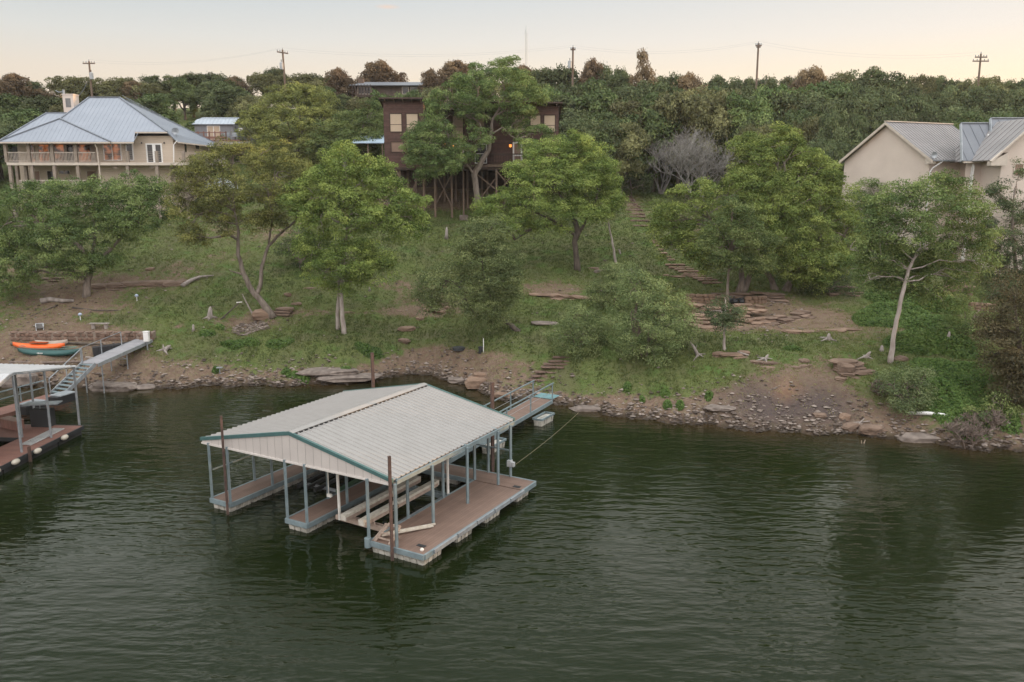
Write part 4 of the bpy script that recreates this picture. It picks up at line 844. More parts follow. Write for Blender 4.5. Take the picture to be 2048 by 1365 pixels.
bush('dark scrub under the left corner of the brown house',(790,352),[(800,325,22,.2),(775,335,20,0),(825,335,18,0),(790,350,20,-.3),(755,330,22,.4)],'dark','scrub',1.2,.17)
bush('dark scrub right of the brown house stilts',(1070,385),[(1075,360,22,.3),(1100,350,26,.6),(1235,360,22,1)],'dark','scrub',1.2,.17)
# --- hillside and skyline trees: a few kinds, copied ---
PROTO={}
def proto(key,blobs,pal,dens,leaf,clump,per,trunk,bark='barkdark'):
    g=thing('hill_tree','tree','tree',(0,0,0)); tb=MB()
    vv,tone,C_=leafcloud(blobs,dens,leaf,clump,per,len(PROTO)+50,fill=.25,lower=.9)
    rn=random.Random(len(PROTO)); tb.path([(0,0,-.6),(.05,0,.6*trunk),(0,.05,1.0*trunk)],[.2,.15,.13],7)
    for c,R_ in blobs:
        pts=limb(tb,(0,.05,1.0*trunk),c,.09,.03,4,.4,rn,5)
        for k in range(3): limb(tb,pts[3],V(C_[rn.randrange(len(C_))]),.025,.01,3,.4,rn,4) if False else None
    tb.build('trunk',M[bark],g,True); arr_mesh('crown',vv,len(vv)//4,L[pal],g,dict(tone=tone)); PROTO[key]=g; return g
def crownset(seed,n,w,h0,h1,r0,r1):
    rn=random.Random(seed); out=[((0,0,(h0+h1)/2),(w*.7,w*.7,(h1-h0)*.45))]
    for k in range(n):
        a=rn.random()*6.28; q=rn.uniform(.35,1); z=rn.uniform(h0,h1); r_=rn.uniform(r0,r1); zz=(z-h0)/(h1-h0)
        ww=w*math.sqrt(max(.1,1-(2*zz-.9)**2*.8)); out.append(((math.cos(a)*q*ww,math.sin(a)*q*ww,z),(r_,r_,r_*.8)))
    return out
for i,pal in enumerate(('hilldark','hillmid','brown','hilldark','hillolive','mid')):
    proto(i,crownset(i+2,11,1.9,1.1,4.0,.7,1.15),pal,1.9,.165,.5,170,1.2)
proto('pine',[((0,0,4.5),(.3,.3,.55)),((.1,0,4.0),(.5,.4,.5)),((.5,0,3.4),(.65,.5,.4)),((-.5,.1,3.2),(.6,.5,.4)),((0,0,3.2),(.5,.5,.6)),((.75,-.1,2.6),(.75,.6,.4)),((-.8,0,2.4),(.8,.6,.4)),((0,0,2.4),(.6,.6,.6)),((.9,.2,1.8),(.8,.7,.45)),((-.6,.2,1.6),(.9,.7,.45)),((.2,0,1.4),(.9,.8,.6)),((-1.2,0,1.0),(.7,.6,.4)),((1.3,0,1.1),(.7,.6,.4))],'brown',3,.15,.36,110,1.2)
def pq(g,ax,q):
    me=[c for c in kids(g) if c.name.startswith('crown')][0].data; a=np.empty(len(me.vertices)*3,np.float32); me.vertices.foreach_get('co',a); return float(np.quantile(np.abs(a.reshape(-1,3)[:,ax]),q))
PH={k:pq(g,2,.99) for k,g in PROTO.items()}; PW={k:pq(g,0,.93) for k,g in PROTO.items()}
used=set()
HILL=[]  # (px, top py, half width px, depth, kind)
for px,ty,hw in [(-10,165,40),(18,150,30),(48,164,24),(88,180,24),(150,156,36),(196,170,26),(238,158,34),(262,165,24),(300,168,26),(345,155,40),(382,152,30),(432,152,36),(478,156,26),(530,150,30),(552,140,22),(604,150,36),(648,155,26),(684,140,28)]: HILL.append((px,ty,hw,136+RN.uniform(-5,7),RN.choice((0,2,2,2,0,4))))
for px,ty,hw in [(905,126,40),(868,142,22),(962,152,28),(1036,136,34),(1072,145,30),(1108,140,40),(1180,124,26),(1215,138,26),(1245,150,26),(1335,156,36),(1390,152,40),(1440,158,32),(1495,162,30),(1545,160,30),(1590,158,30),(1635,140,36),(1680,150,28),(1742,142,40),(1790,168,24),(1838,156,30),(1885,158,28),(1925,168,26),(1968,158,32),(2015,166,28),(2060,164,34)]: HILL.append((px,ty,hw,130+RN.uniform(-5,6),RN.choice((0,3,2,2,0,4))))
HILL.append((768,126,36,141,2))
for px,ty,hw,Y in [(-70,170,40,118),(-130,175,44,110),(-190,170,44,120),(-60,260,44,98),(-150,255,50,95),(-230,230,50,104),(2120,230,50,96),(2180,200,50,104)]: HILL.append((px,ty,hw,Y,RN.choice((0,1,3))))
HILL.append((775,190,36,110,5)); HILL.append((822,187,32,110,1)); HILL.append((724,200,26,112,4)); HILL.append((1286,106,30,126,'pine'))
for px,ty,hw,Y in [(20,195,46,112),(95,198,44,113),(55,225,50,104),(-10,240,50,102),(130,215,30,106),(300,192,44,112),(275,205,30,110),(365,160,24,132),(465,178,42,124),(500,195,34,120),(428,166,26,130),(684,192,26,122),(700,228,26,106),(520,210,26,112),(640,176,32,122),(738,226,30,108)]: HILL.append((px,ty,hw,Y,RN.choice((1,5,1,4,0))))
for row,(y0,Y,hw,st) in enumerate(((178,121,46,56),(190,115,48,56),(202,109,48,60),(226,103,46,62),(250,98,40,66))):
    x=1085+row*22
    while x<1660-row*4:
        HILL.append((x+RN.uniform(-12,12),y0+RN.uniform(-14,12),hw+RN.uniform(-14,12),Y+RN.uniform(-3,3),RN.choice((0,1,3,3,1,5,4,0)))); x+=st
for row,(y0,Y,hw,st) in enumerate(((188,116,48,56),(202,109,48,58),(216,102,46,62),(240,95,40,66))):
    x=1640+row*16
    while x<2080:
        HILL.append((x+RN.uniform(-12,12),y0+RN.uniform(-14,12),hw+RN.uniform(-14,12),Y+RN.uniform(-3,3),RN.choice((0,3,3,1,0)))); x+=st
HILL+= [(1500,245,30,104,3),(1650,285,34,88,0),(1700,262,30,92,3),(1890,262,30,90,5),(940,160,30,112,1),(1075,175,34,112,5),(870,180,28,114,4)]
HILL=[h for h in HILL if not (1262<h[0]<1468 and h[3]<104)]
LM=[(-60,'left frame edge'),(60,'far orange roof'),(181,'pole behind cream house'),(330,'cream house roof'),(435,'grey shed'),(567,'leaning pole'),(780,'dark ranch house'),(905,'stilt house'),(1052,'lattice mast'),(1145,'transformer pole'),(1286,'ragged pine'),(1410,'grey bare trees'),(1516,'tall plain pole'),(1570,'brown bare tree'),(1748,'beige gable peak'),(1961,'double crossarm pole'),(2110,'right frame edge')]
KN={0:'dark oak',1:'mid green oak',2:'brownish oak',3:'deep green oak',4:'olive oak',5:'leafy tree','pine':'ragged pine'}
cnt={}
HILL.sort(key=lambda h:(h[0]))
for px,ty,hw,Y,k in HILL:
    top=W(px,ty,Y); z0=gz(top.x,Y); s=mpp(top); h=max(top.z-z0,1.6); w=hw*s
    src=PROTO[k]; first=k not in used
    o=src if first else dup(src,(0,0,0)); used.add(k)
    o.location=(top.x,Y,z0-.15); o.scale=(w/PW[k]*1.08,w/PW[k]*1.08,(h+.15)/PH[k]); o.rotation_euler=(0,0,RN.uniform(0,6.28) if k!='pine' else 0)
    zone='on the ridge' if Y>124 else ('high up' if Y>108 else 'lower down')
    j=min(range(len(LM)),key=lambda i:abs(LM[i][0]-px)); side='above' if abs(LM[j][0]-px)<18 else ('right of' if px>LM[j][0] else 'left of')
    size='' if 30<=hw<=42 else ('small ' if hw<30 else 'broad ')
    if side=='above': side='in line with'
    lab=f'{size}{KN[k]} {zone} {side} the {LM[j][1]}'; 
    if k=='pine': lab='ragged dark pine standing up above the ridge wood'
    if len(lab.split())>13: lab=lab.replace('the pole behind','the pole by').replace(' standing','').replace('broad ','').replace('small ','')
    cnt.setdefault(lab,[]).append(o)
    tag(o,lab,'tree','trees on the hillside','thing'); o.name='hill_tree' if k!='pine' else 'pine_tree'
ORD=('first','second','third','fourth','fifth','sixth')
for lab,os_ in cnt.items():
    if len(os_)>1:
        os_.sort(key=lambda o:pix(o.location)[0])
        for i,o in enumerate(os_): o['label']=lab+f', {ORD[i]} from left'
# ================= houses =================
M['lap']=boards('cream_lap_siding',(.53,.44,.35),(0,0,1),.22,.7,.05,.75,.05,.02,(.47,.39,.31),.8)
M['stucco']=mat('beige_stucco',(.62,.53,.465),.9,(.56,.475,.415),.6,6,bump=.004,bscale=40)
M['post']=mat('taupe_painted_post',(.30,.245,.20),.7,(.22,.18,.145),3)
M['trim']=mat('cream_trim',(.55,.48,.41),.6,(.47,.41,.35),2)
M['rail']=mat('cream_picket',(.50,.43,.37),.6)
M['bluemetal']=mat('blue_grey_standing_seam',(.25,.275,.32),.5,(.222,.246,.288),.5,5)
M['greymetal']=mat('grey_standing_seam',(.155,.165,.185),.5,(.13,.14,.16),.5,5)
M['warmmetal']=mat('pale_grey_standing_seam',(.27,.255,.255),.5,(.22,.21,.21),.5,5)
M['cedarb']=boards('dark_brown_board_siding',(.125,.068,.056),(0,0,1),.2,.85,.07,.5,.3,.03,(.085,.046,.039),2.5)
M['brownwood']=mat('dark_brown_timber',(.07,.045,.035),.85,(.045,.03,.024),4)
M['stilt']=mat('weathered_timber_stilt',(.19,.135,.10),.9,(.12,.085,.065),3,6,(1,1,.3))
def glass(name,c,rough=.06,em=None,es=0):
    m,t,b=nt(name); b.inputs['Base Color'].default_value=c4(c); b.inputs['Roughness'].default_value=rough; b.inputs['Specular IOR Level'].default_value=.6
    if em: 
        t.links.new(ramp(t,noise(t,1.6,3),[(.42,(0,0,0)),(.62,em)]),b.inputs['Emission Color']); b.inputs['Emission Strength'].default_value=es
    return m
M['glassdark']=glass('dark_window_glass',(.03,.028,.028))
M['glasswarm']=glass('warm_window_glass',(.06,.035,.025),.08,(.62,.20,.07),.5)  # dark glass with random orange emission patches
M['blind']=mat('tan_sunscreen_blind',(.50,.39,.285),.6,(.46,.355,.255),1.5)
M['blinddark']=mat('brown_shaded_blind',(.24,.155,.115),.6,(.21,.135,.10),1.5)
M['lamp']=glass('lit_lamp_glass',(.6,.3,.1),.4); M['lamp'].node_tree.nodes['Principled BSDF'].inputs['Emission Color'].default_value=(1,.34,.06,1); M['lamp'].node_tree.nodes['Principled BSDF'].inputs['Emission Strength'].default_value=1.5
def window(par,x0,x1,z0,z1,y,frame,pane,nx=1,nz=1,fw=.07,name='window',sill=True):
    f=MB(); d=.07
    f.box(x0-fw,x0,y-d,y+.02,z0-fw,z1+fw); f.box(x1,x1+fw,y-d,y+.02,z0-fw,z1+fw); f.box(x0,x1,y-d+.002,y+.02,z1,z1+fw); f.box(x0,x1,y-d+.002,y+.02,z0-fw,z0)
    for k in range(1,nx): x=x0+(x1-x0)*k/nx; f.box(x-.04,x+.04,y-d+.004,y+.02,z0,z1)
    for k in range(1,nz): z=z0+(z1-z0)*k/nz; f.box(x0,x1,y-d+.01,y+.02,z-.025,z+.025)
    o=f.build(name,M[frame],par); p=MB().box(x0,x1,y-.03,y-.012,z0,z1); p.build('pane',M[pane],o); return o
def roofplane(mb,pts,sp=.45,rib=.016,th=.08):
    """thick sheet with standing seams running up the slope"""
    pts=[V(p) for p in pts]; n=V((0,0,0))
    for i in range(len(pts)): n+=(pts[i]-pts[0]).cross(pts[(i+1)%len(pts)]-pts[0])
    n.normalize()
    if n.z<0: pts=pts[::-1]; n=-n
    mb.slab(pts,th,n); e=V((0,0,1)).cross(n).normalized(); s=n.cross(e)
    if s.z<0: s=-s
    o=pts[0]; P=[((p-o).dot(e),(p-o).dot(s)) for p in pts]; a=min(p[0] for p in P); b=max(p[0] for p in P)
    x=a+sp*.5
    while x<b:
        ys=[]
        for i in range(len(P)):
            (x0,y0),(x1,y1)=P[i],P[(i+1)%len(P)]
            if (x0-x)*(x1-x)<0: ys.append(y0+(y1-y0)*(x-x0)/(x1-x0))
        if len(ys)>=2:
            y0,y1=min(ys),max(ys)
            if y1-y0>.2: mb.bar(o+e*x+s*(y0+.02)+n*rib*.4,o+e*x+s*(y1-.02)+n*rib*.4,.04,rib,n)
        x+=sp
    return mb
# ---------- cream house with wraparound deck ----------
Y0=88.0
def X(px,Y=Y0): return W(px,300,Y).x
def Zp(py,Y=Y0,px=200): return W(px,py,Y).z
ch=thing('cream_house','two storey cream house with blue grey hipped metal roof and long wraparound deck','house',(X(200),Y0,gz(X(200),Y0)))
zd=Zp(331,86.3); zdt=zd+.28; ze_=Zp(284,86.0); zeh=Zp(271,87.7)
xl,xr=X(10,86.3),X(414,86.3); gl=gz(X(200),90)-1.5
wY=88.0; pY=90.2; xm=X(191,wY); xw0=X(273,wY); xR=X(347,wY); yB=98.0
f=MB(); f.box(xm,xR,wY,yB,gl,zeh-.05); f.build('wall',M['lap'],ch)
f=MB(); f.box(X(35,pY),xm-.003,pY,yB-.5,gl+.01,ze_+.02); f.build('wall',M['lap'],ch)
f=MB(); f.box(xl,xr-1.2,86.3,wY+1.2,zd,zdt); f.box(xl,xm,wY+1.2,pY,zd,zdt); f.box(xR+.0,xr-1.2,wY+1.2,95.5,zd,zdt); f.build('deck_floor',M['trim'],ch)
# roof: main hip, right wing, porch hip
ov=.5; ye=86.0; zr_=Zp(195.5,92.5); a=V((X(188,92.5),92.5,zr_)); b=V((X(248,92.5),92.5,zr_))
efl=V((X(60,ye),ye,ze_)); efr=V((X(269,ye),ye,ze_)); sl1=(zr_-ze_)/(92.5-ye)
step=V((X(273,87.4),87.4,ze_+sl1*(87.4-ye))); rfr=V((X(337,87.4),87.4,step.z)); rbr=V((xR+1.4,99.2,ze_)); fr2=V((xR+.55,87.9,Zp(284,88)))
blk=V((X(60,99),99.2,ze_))
R_=MB(); roofplane(R_,[efl,efr,step,rfr,b,a]); R_.build('roof',M['bluemetal'],ch)
R_=MB(); roofplane(R_,[rfr,fr2,rbr,b]); R_.build('roof',M['bluemetal'],ch)
R_=MB(); roofplane(R_,[rbr,blk,a,b]); roofplane(R_,[blk,efl,a]); R_.build('roof',M['bluemetal'],ch)
# porch hip in front of the main roof, and the rear left wing
pa_=V((X(126,88.6),88.6,Zp(238,88.6))); pl=V((X(-2,85.8),85.8,ze_)); pr=V((X(222,85.8),85.8,ze_)); plb=V((X(0,93),93.2,ze_)); prb=V((X(205,91.4),91.4,ze_+1.5))
R_=MB(); roofplane(R_,[pl,pr,pa_]); R_.build('porch_roof',M['bluemetal'],ch)
R_=MB(); roofplane(R_,[plb,pl,pa_]); roofplane(R_,[pr,prb,pa_]); R_.build('porch_roof',M['bluemetal'],ch)
w1_=V((X(101,91.5),91.5,Zp(226.5,91.5))); w2_=V((X(140,91.5),91.5,w1_.z)); w0_=V((X(2,86.6),86.6,ze_+.15)); w3_=V((X(140,86.6),86.6,ze_+.15)); w4=V((X(0,97),97,ze_+.1))
R_=MB(); roofplane(R_,[w0_,w3_,w2_,w1_]); roofplane(R_,[w4,w0_,w1_]); R_.build('rear_roof',M['bluemetal'],ch)
f=MB()
for A_,B_ in ((a,b),(b,rfr),(efr,step) if False else (a,efl),(b,rbr),(a,blk),(pa_,pl),(pa_,pr),(w1_,w2_),(w1_,w0_),(pa_,plb)):
    f.bar(A_+V((0,0,.05)),B_+V((0,0,.05)),.2,.07)
f.build('ridge_cap',mat('slate_ridge_cap',(.20,.222,.255),.5),ch)
f=MB(); f.bar(pl-V((0,.05,.1)),pr-V((0,.05,.1)),.14,.14); f.bar(V((pr.x,ye-.05,ze_-.1)),efr-V((0,.05,.1)),.14,.14); f.bar(step-V((0,.05,.09)),rfr-V((0,.05,.09)),.13,.13); f.bar(fr2+V((.04,0,-.08)),rbr+V((.04,0,-.08)),.13,.13); f.build('gutter',M['trim'],ch)
f=MB(); f.add([V((pl.x+.15,86.0,ze_-.12)),V((pr.x,86.0,ze_-.12)),V((pr.x,pY,ze_-.12)),V((pl.x+.15,pY,ze_-.12))],[(0,1,2,3)]); f.build('porch_ceiling',M['trim'],ch)
c0=X(140,93.5);c1=X(161,93.5); f=MB(); f.box(c0,c1,93,94.2,zr_-3,Zp(190,93)); f.box(c0-.05,c1+.05,92.95,94.25,Zp(190,93),Zp(189,93)+.05); f.build('chimney',M['stucco'],ch)
f=MB(); f.box(c0+.3,c1-.3,92.985,93.0,Zp(215,93),Zp(197,93)); f.build('chimney_panel',mat('grey_stone_panel',(.2,.195,.19),.9),ch)
# posts
for px in (11,57,104,151): 
    x=X(px,86.45); MB().box(x-.15,x+.15,86.35,86.65,zdt,ze_-.1).build('porch_post',M['post'],ch)
for px in (17,61,106,153,253,312,368): 
    x=X(px,86.6); MB().box(x-.15,x+.15,86.4,86.7,gz(x,86.6)-.4,zd).build('deck_post',M['post'],ch)
for px in (28,46): 
    x=X(px,89); MB().box(x-.14,x+.14,89,89.3,gl,zd).build('deck_post',M['post'],ch)
x=X(383,94); MB().box(x-.15,x+.15,94,94.3,gl,zd).build('deck_post',M['post'],ch)
# picket rails between the porch posts
pp=[11,57,104,151,193]
for i in range(4):
    x0,x1=X(pp[i],86.4)+.16,X(pp[i+1],86.4)-.16; f=MB(); f.box(x0,x1,86.42,86.5,zdt+.95,zdt+1.05); f.box(x0,x1,86.42,86.5,zdt+.1,zdt+.17)
    n=int((x1-x0)/.14)
    for k in range(n): x=x0+(k+.5)*(x1-x0)/n; f.box(x-.022,x+.022,86.44,86.48,zdt+.17,zdt+.95)
    f.build('railing',M['rail'],ch)
for px in (254,312,366):
    x=X(px,86.45); MB().box(x-.13,x+.13,86.35,86.6,zdt,zdt+1.15).build('rail_post',M['post'],ch)
f=MB()
for k in range(6): f.path([(X(193,86.45),86.45,zdt+.2+.17*k),(xr-1.25,86.45,zdt+.2+.17*k)],.009,4)
f.build('cable_rail',M['rail'],ch)
for k,y in enumerate((87.2,89,90.8,92.6,94.4)): MB().box(xr-1.4,xr-1.26,y-.07,y+.07,zdt,zdt+1.1).build('rail_post',M['post'],ch)
f=MB(); f.box(xr-1.35,xr-1.31,86.5,95.4,zdt+.12,zdt+1.0); f.build('rail_panel',mat('mesh_rail_panel',(.34,.30,.26),.8),ch)
x=X(191,86.1); f=MB(); f.path([(x-.05,86.0,ze_-.1),(x+.1,86.2,ze_-.6),(x+.15,86.22,zd),(x+.25,86.22,gz(x,86.3))],.07,7); f.build('downspout',M['trim'],ch)
x=X(346,87.6); f=MB(); f.path([(xR+.5,87.85,zeh-.55),(xR+.1,87.9,zeh-.95),(xR-.05,87.93,zdt)],.06,6); f.build('downspout',M['white'],ch)
# windows and doors
def wz(a): return Zp(a,wY)
window(ch,X(208.5,wY),X(241,wY),wz(320),wz(289),wY,'white','glasswarm',2,1,.09)
window(ch,X(254,wY),X(265,wY),wz(320),wz(289),wY,'white','glassdark',1,1,.09)
d_=window(ch,X(295,wY),X(322,wY),zdt+.08,wz(290),wY,'white','glassdark',2,1,.14,'french_door')
x=X(308.5,wY); f=MB(); [f.box(q-.16,q+.16,wY-.075,wY+.01,zdt+.08,wz(290)) for q in (x,)]; f.build('door_stile',M['white'],d_)
for px in (285,330): x=X(px,wY); MB().lathe([(.04,0),(.09,.06),(.05,.16)],(x,wY-.1,wz(288)),8).build('wall_lamp',M['dark'],ch)
for a,b_,g_ in ((57,68,'glasswarm'),(78,98,'glasswarm'),(108,128,'glasswarm'),(134,146,'glassdark'),(156,181,'glasswarm')):
    window(ch,X(a,pY),X(b_,pY),zdt+.15,Zp(288.5,pY),pY,'trim',g_,1,1,.06)
f=MB(); f.box(X(22,pY),X(33,pY),pY+.2,pY+.3,zdt,ze_-.3); f.build('porch_screen',M['dark'],ch)
def lz(a): return Zp(a,pY)
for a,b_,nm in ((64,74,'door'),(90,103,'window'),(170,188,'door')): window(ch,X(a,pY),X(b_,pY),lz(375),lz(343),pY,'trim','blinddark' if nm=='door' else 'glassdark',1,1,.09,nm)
window(ch,X(114,pY),X(135,pY),lz(348),lz(342),pY,'trim','glassdark',2,1,.07)
f=MB(); f.box(X(355,wY)-.9,xR+.004,wY-.004,wY+.3,gl,zd-.1); f.build('boarded_bay',M['post'],ch)
for px in (227,301): x=X(px,86.6); MB().box(x-.2,x+.2,86.62,86.7,zd-.32,zd-.1).build('deck_lamp',M['post'],ch)
f=MB(); x0=X(30,86.3); f.box(x0,X(165,86.3),86.42,86.5,lz(362)+.0,lz(362)+.08); n=60
for k in range(n): x=x0+(X(165,86.3)-x0)*k/n; f.box(x-.02,x+.02,86.44,86.48,lz(378),lz(362))
f.build('lower_railing',M['rail'],ch)
y_=91.5; window(ch,0,0,0,0,0,'trim','glassdark') if False else None
f=MB(); f.box(xR-.01,xR+.03,91,91.5,zeh-1.6,zeh-.5); f.box(xR-.01,xR+.03,94.2,95.2,zeh-1.1,zeh-.7); f.build('side_window',M['glassdark'],ch)
# satellite dishes
for (x,y,z,r_,lab) in ((xR+.15,88.6,zeh+.35,.4,'pale satellite dish at the roof step of the cream house'),(xR+1.5,97.5,ze_+.25,.42,'dark satellite dish at the back roof corner of the cream house')):
    k=thing('satellite_dish',lab,'satellite dish',(x,y,z)); f=MB(); n=14; vs=[V((x,y,z))]
    for q in range(n): a_=2*math.pi*q/n; vs.append(V((x+r_*math.cos(a_),y-.16,z+r_*.9*math.sin(a_)+.1)))
    f.add(vs,[(0,q+1,(q+1)%n+1) for q in range(n)]); f.build('dish',M['galv'] if 'pale' in lab else M['post'],k); MB().bar((x,y,z),(x,y+.15,z-.6),.06).build('mast',M['galv'],k)
# retaining wall/parking behind and pale vehicle
def car(name,lab,x,y,z,rz,body,cat='car'):
    k=thing(name,lab,cat,(0,0,0)); prof=[(-2.2,.45),(-2.25,.85),(-2.05,1.0),(-1.5,1.08),(-.9,1.55),(.9,1.6),(1.7,1.1),(2.2,.95),(2.25,.45)]
    f=MB(); w_=.88
    vs=[V((a,-w_*(1 if h<1.2 else .8),h)) for a,h in prof]+[V((a,w_*(1 if h<1.2 else .8),h)) for a,h in prof]; n=len(prof)
    f.add(vs,[tuple(range(n))[::-1],tuple(range(n,2*n))]+[(i,i+1,n+i+1,n+i) for i in range(n-1)]+[(n-1,0,n,2*n-1)]); f.build('body',body,k,False)
    for s in (-1,1):
        MB().add([(-1.3,s*.86,1.1),(1.45,s*.86,1.12),(.8,s*.73,1.52),(-.85,s*.73,1.48)],[(0,1,2,3)]).build('side_window',M['glassdark'],k)
        for a in (-1.4,1.4):
            f=MB(); f.path([(a,s*.7,.33),(a,s*.92,.33)],.34,14); wv=f.build('wheel',M['dark'],k); MB().path([(a,s*.9,.33),(a,s*.935,.33)],.2,12).build('rim',M['galv'],wv)
    MB().add([(-1.52,-.7,1.1),(-1.52,.7,1.1),(-.93,.62,1.52),(-.93,-.62,1.52)],[(0,1,2,3)]).build('windscreen',M['glassdark'],k); MB().add([(1.72,-.7,1.12),(1.72,.7,1.12),(.98,.62,1.57),(.98,-.62,1.57)],[(3,2,1,0)]).build('rear_window',M['glassdark'],k)
    k.location=(x,y,z); k.rotation_euler=(0,0,rz); return k
p=W(429,318,96); car('parked_car','pale car parked beyond the side deck of the cream house',p.x,96,gz(p.x,96)+.0,.5,mat('pale_car_paint',(.55,.6,.62),.3))
p=W(1122,268,99); car('parked_car','grey car parked behind the right corner of the brown house',p.x+.4,99,gz(p.x,99)+.3,.15,mat('grey_car_paint',(.30,.32,.35),.3))
# ---------- brown house on stilts ----------
BY=88.5
bh=thing('stilt_house','dark brown board house on tall timber stilts with two tower ends','house',(X(940,BY),BY,gz(X(940,BY),BY)))
def bx(px,Y=BY): return W(px,270,Y).x
def bz(py,Y=BY): return W(940,py,Y).z
zdk=bz(335); zfl=zdk+.25
tl0,tl1=bx(768),bx(848); tr0,tr1=bx(987),bx(1117)
def tower(x0,x1,ztf,y0,yb,drop,zb,nr):
    f=MB(); f.add([(x0,y0,zb),(x1,y0,zb),(x1,yb,zb),(x0,yb,zb),(x0,y0,ztf),(x1,y0,ztf),(x1,yb,ztf-drop),(x0,yb,ztf-drop)],[(3,2,1,0),(4,5,6,7),(0,1,5,4),(1,2,6,5),(2,3,7,6),(3,0,4,7)]); f.build('wall',M['cedarb'],bh)
    s=drop/(yb-y0); f=MB(); q=.75
    f.slab([(x0-.35,y0-q,ztf+.16+s*q),(x1+.35,y0-q,ztf+.16+s*q),(x1+.35,yb+.4,ztf+.16-drop-s*.4),(x0-.35,yb+.4,ztf+.16-drop-s*.4)],.14); f.build('roof',M['brownwood'],bh)
    for k in range(nr):
        x=x0+.25+(x1-x0-.5)*k/(nr-1); MB().bar((x,y0-q+.1,ztf+.0+s*q*.9),(x,y0+.4,ztf-.06-s*.4),.09,.2).build('rafter_tail',M['stilt'],bh)
zt1=bz(203.5); tower(tl0,tl1,zt1,BY,97,2.1,zdk-.02,5); zt2=bz(212.5); tower(tr0,tr1,zt2,BY,97,2.1,zdk-.02,7)
f=MB(); f.box(tl1+.003,tr0-.003,93,97,zdk,bz(224,93)); f.build('centre_wall',M['cedarb'],bh)
f=MB(); f.slab([(tl1+.004,90.2,bz(216,90.2)),(tr0-.004,90.2,bz(216,90.2)),(tr0-.004,97.4,bz(216,90.2)-1.2),(tl1+.004,97.4,bz(216,90.2)-1.2)],.18); f.build('centre_roof',M['brownwood'],bh)
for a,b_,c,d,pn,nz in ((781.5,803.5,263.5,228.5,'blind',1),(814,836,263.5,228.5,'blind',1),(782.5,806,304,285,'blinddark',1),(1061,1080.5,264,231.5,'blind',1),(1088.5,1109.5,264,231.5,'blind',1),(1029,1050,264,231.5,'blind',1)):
    o=window(bh,bx(a),bx(b_),bz(c),bz(d),BY,'brownwood',pn,1,1,.08)
    if pn=='blind': z=bz(d)+(bz(c)-bz(d))*.6; MB().box(bx(a),bx(b_),BY-.045,BY-.031,z-.035,z+.02).build('rail',M['brownwood'],o)
for a,b_,c,d,pn in ((906,926,277,232,'blind'),(953,969,277,229,'blind'),(860,880,277,232,'blind'),(908,926,322,288,'blind'),(951,972,326,290,'glassdark'),(862,884,310,290,'glassdark')):
    window(bh,bx(a,93),bx(b_,93),bz(c,93),bz(d,93),93,'white' if c>280 else 'brownwood',pn,1,2,.09)
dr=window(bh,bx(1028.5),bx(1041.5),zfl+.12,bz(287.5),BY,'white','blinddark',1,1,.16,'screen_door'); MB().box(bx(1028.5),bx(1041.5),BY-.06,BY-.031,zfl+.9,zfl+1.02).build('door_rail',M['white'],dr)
for px,py,Y in ((1020.8,292,BY),(889.5,290.5,92.9),(905.5,293.5,92.9)):
    p=W(px,py,Y); o=MB().lathe([(.05,-.16),(.13,-.1),(.13,.12),(.04,.2)],(p.x,p.y-.16,p.z),8).build('wall_lamp',M['lamp'],bh)
    MB().lathe([(.15,.13),(.05,.26)],(p.x,p.y-.16,p.z),8).build('lamp_cap',M['dark'],o)
# decks
f=MB(); f.box(tl1-.2,bx(940),86.8,93,zdk,zfl); f.box(bx(975),bx(1062),86.8,BY-.003,zdk,zfl); f.box(bx(940)+.9,tr0-.01,89.2,93,zdk,zfl-.003); f.build('deck_floor',M['stilt'],bh)
f=MB(); f.box(tl0+.1,tr1-.1,86.95,97,zdk-.28,zdk-.03); f.build('floor_beam',M['brownwood'],bh)
for x0,x1 in ((bx(876,86.8),bx(940,86.8)),(bx(981,86.8),bx(1062,86.8))):
    f=MB(); f.box(x0,x1,86.82,86.92,zfl+1.0,zfl+1.1); f.box(x0,x1,86.84,86.9,zfl+.12,zfl+.2); n=int((x1-x0)/.16)
    for k in range(n+1): x=x0+(x1-x0)*k/n; f.box(x-.022,x+.022,86.85,86.89,zfl,zfl+1.0)
    f.build('railing',M['brownwood'],bh)
def stilt(px,py,Y,zt=zdk-.28,w=.2):
    p=W(px,py,Y); z=gz(p.x,Y)-.3; MB().bar((p.x,Y,z),(p.x,Y,zt),w,w,(0,1,0)).build('stilt',M['stilt'],bh); return p.x
for px,Y in ((832,87.1),(847.5,87.1),(870,87.0),(903.5,87.0),(993,87.0),(1030,87.0),(1068,87.1),(800,87.2),(816,89),(873,91),(889,91),(912,91),(935,89.5),(964,91),(975,91),(1010,91),(850,91)): stilt(px,380,Y)
xs=stilt(927,380,86.6,zfl,.16); MB().box(xs-.42,xs+.42,86.2,87.0,gz(xs,86.6)-.3,gz(xs,86.6)+.42).build('footing',M['rockgrey'],bh)
def brace(pa,pb,Y):
    MB().bar(W(pa[0],pa[1],Y),W(pb[0],pb[1],Y),.12,.17,(0,1,0)).build('brace',M['stilt'],bh)
for a,b_,Y in (((870,342),(903,412),86.9),((903,350),(872,408),87.1),((945,342),(990,378),86.9),((990,358),(962,396),87.1),((792,340),(815,388),87.0),((832,372),(824,390),87.0),((840,348),(826,378),88),((993,342),(1010,362),86.9),((1030,342),(1002,380),87.1)): brace(a,b_,Y)
# bare earth and boards under the house: dark skirting at the back
f=MB(); f.box(tl0,tr1,97.2,97.4,gz(0,92)-1,zdk-.05); f.build('rear_skirting',M['brownwood'],bh)
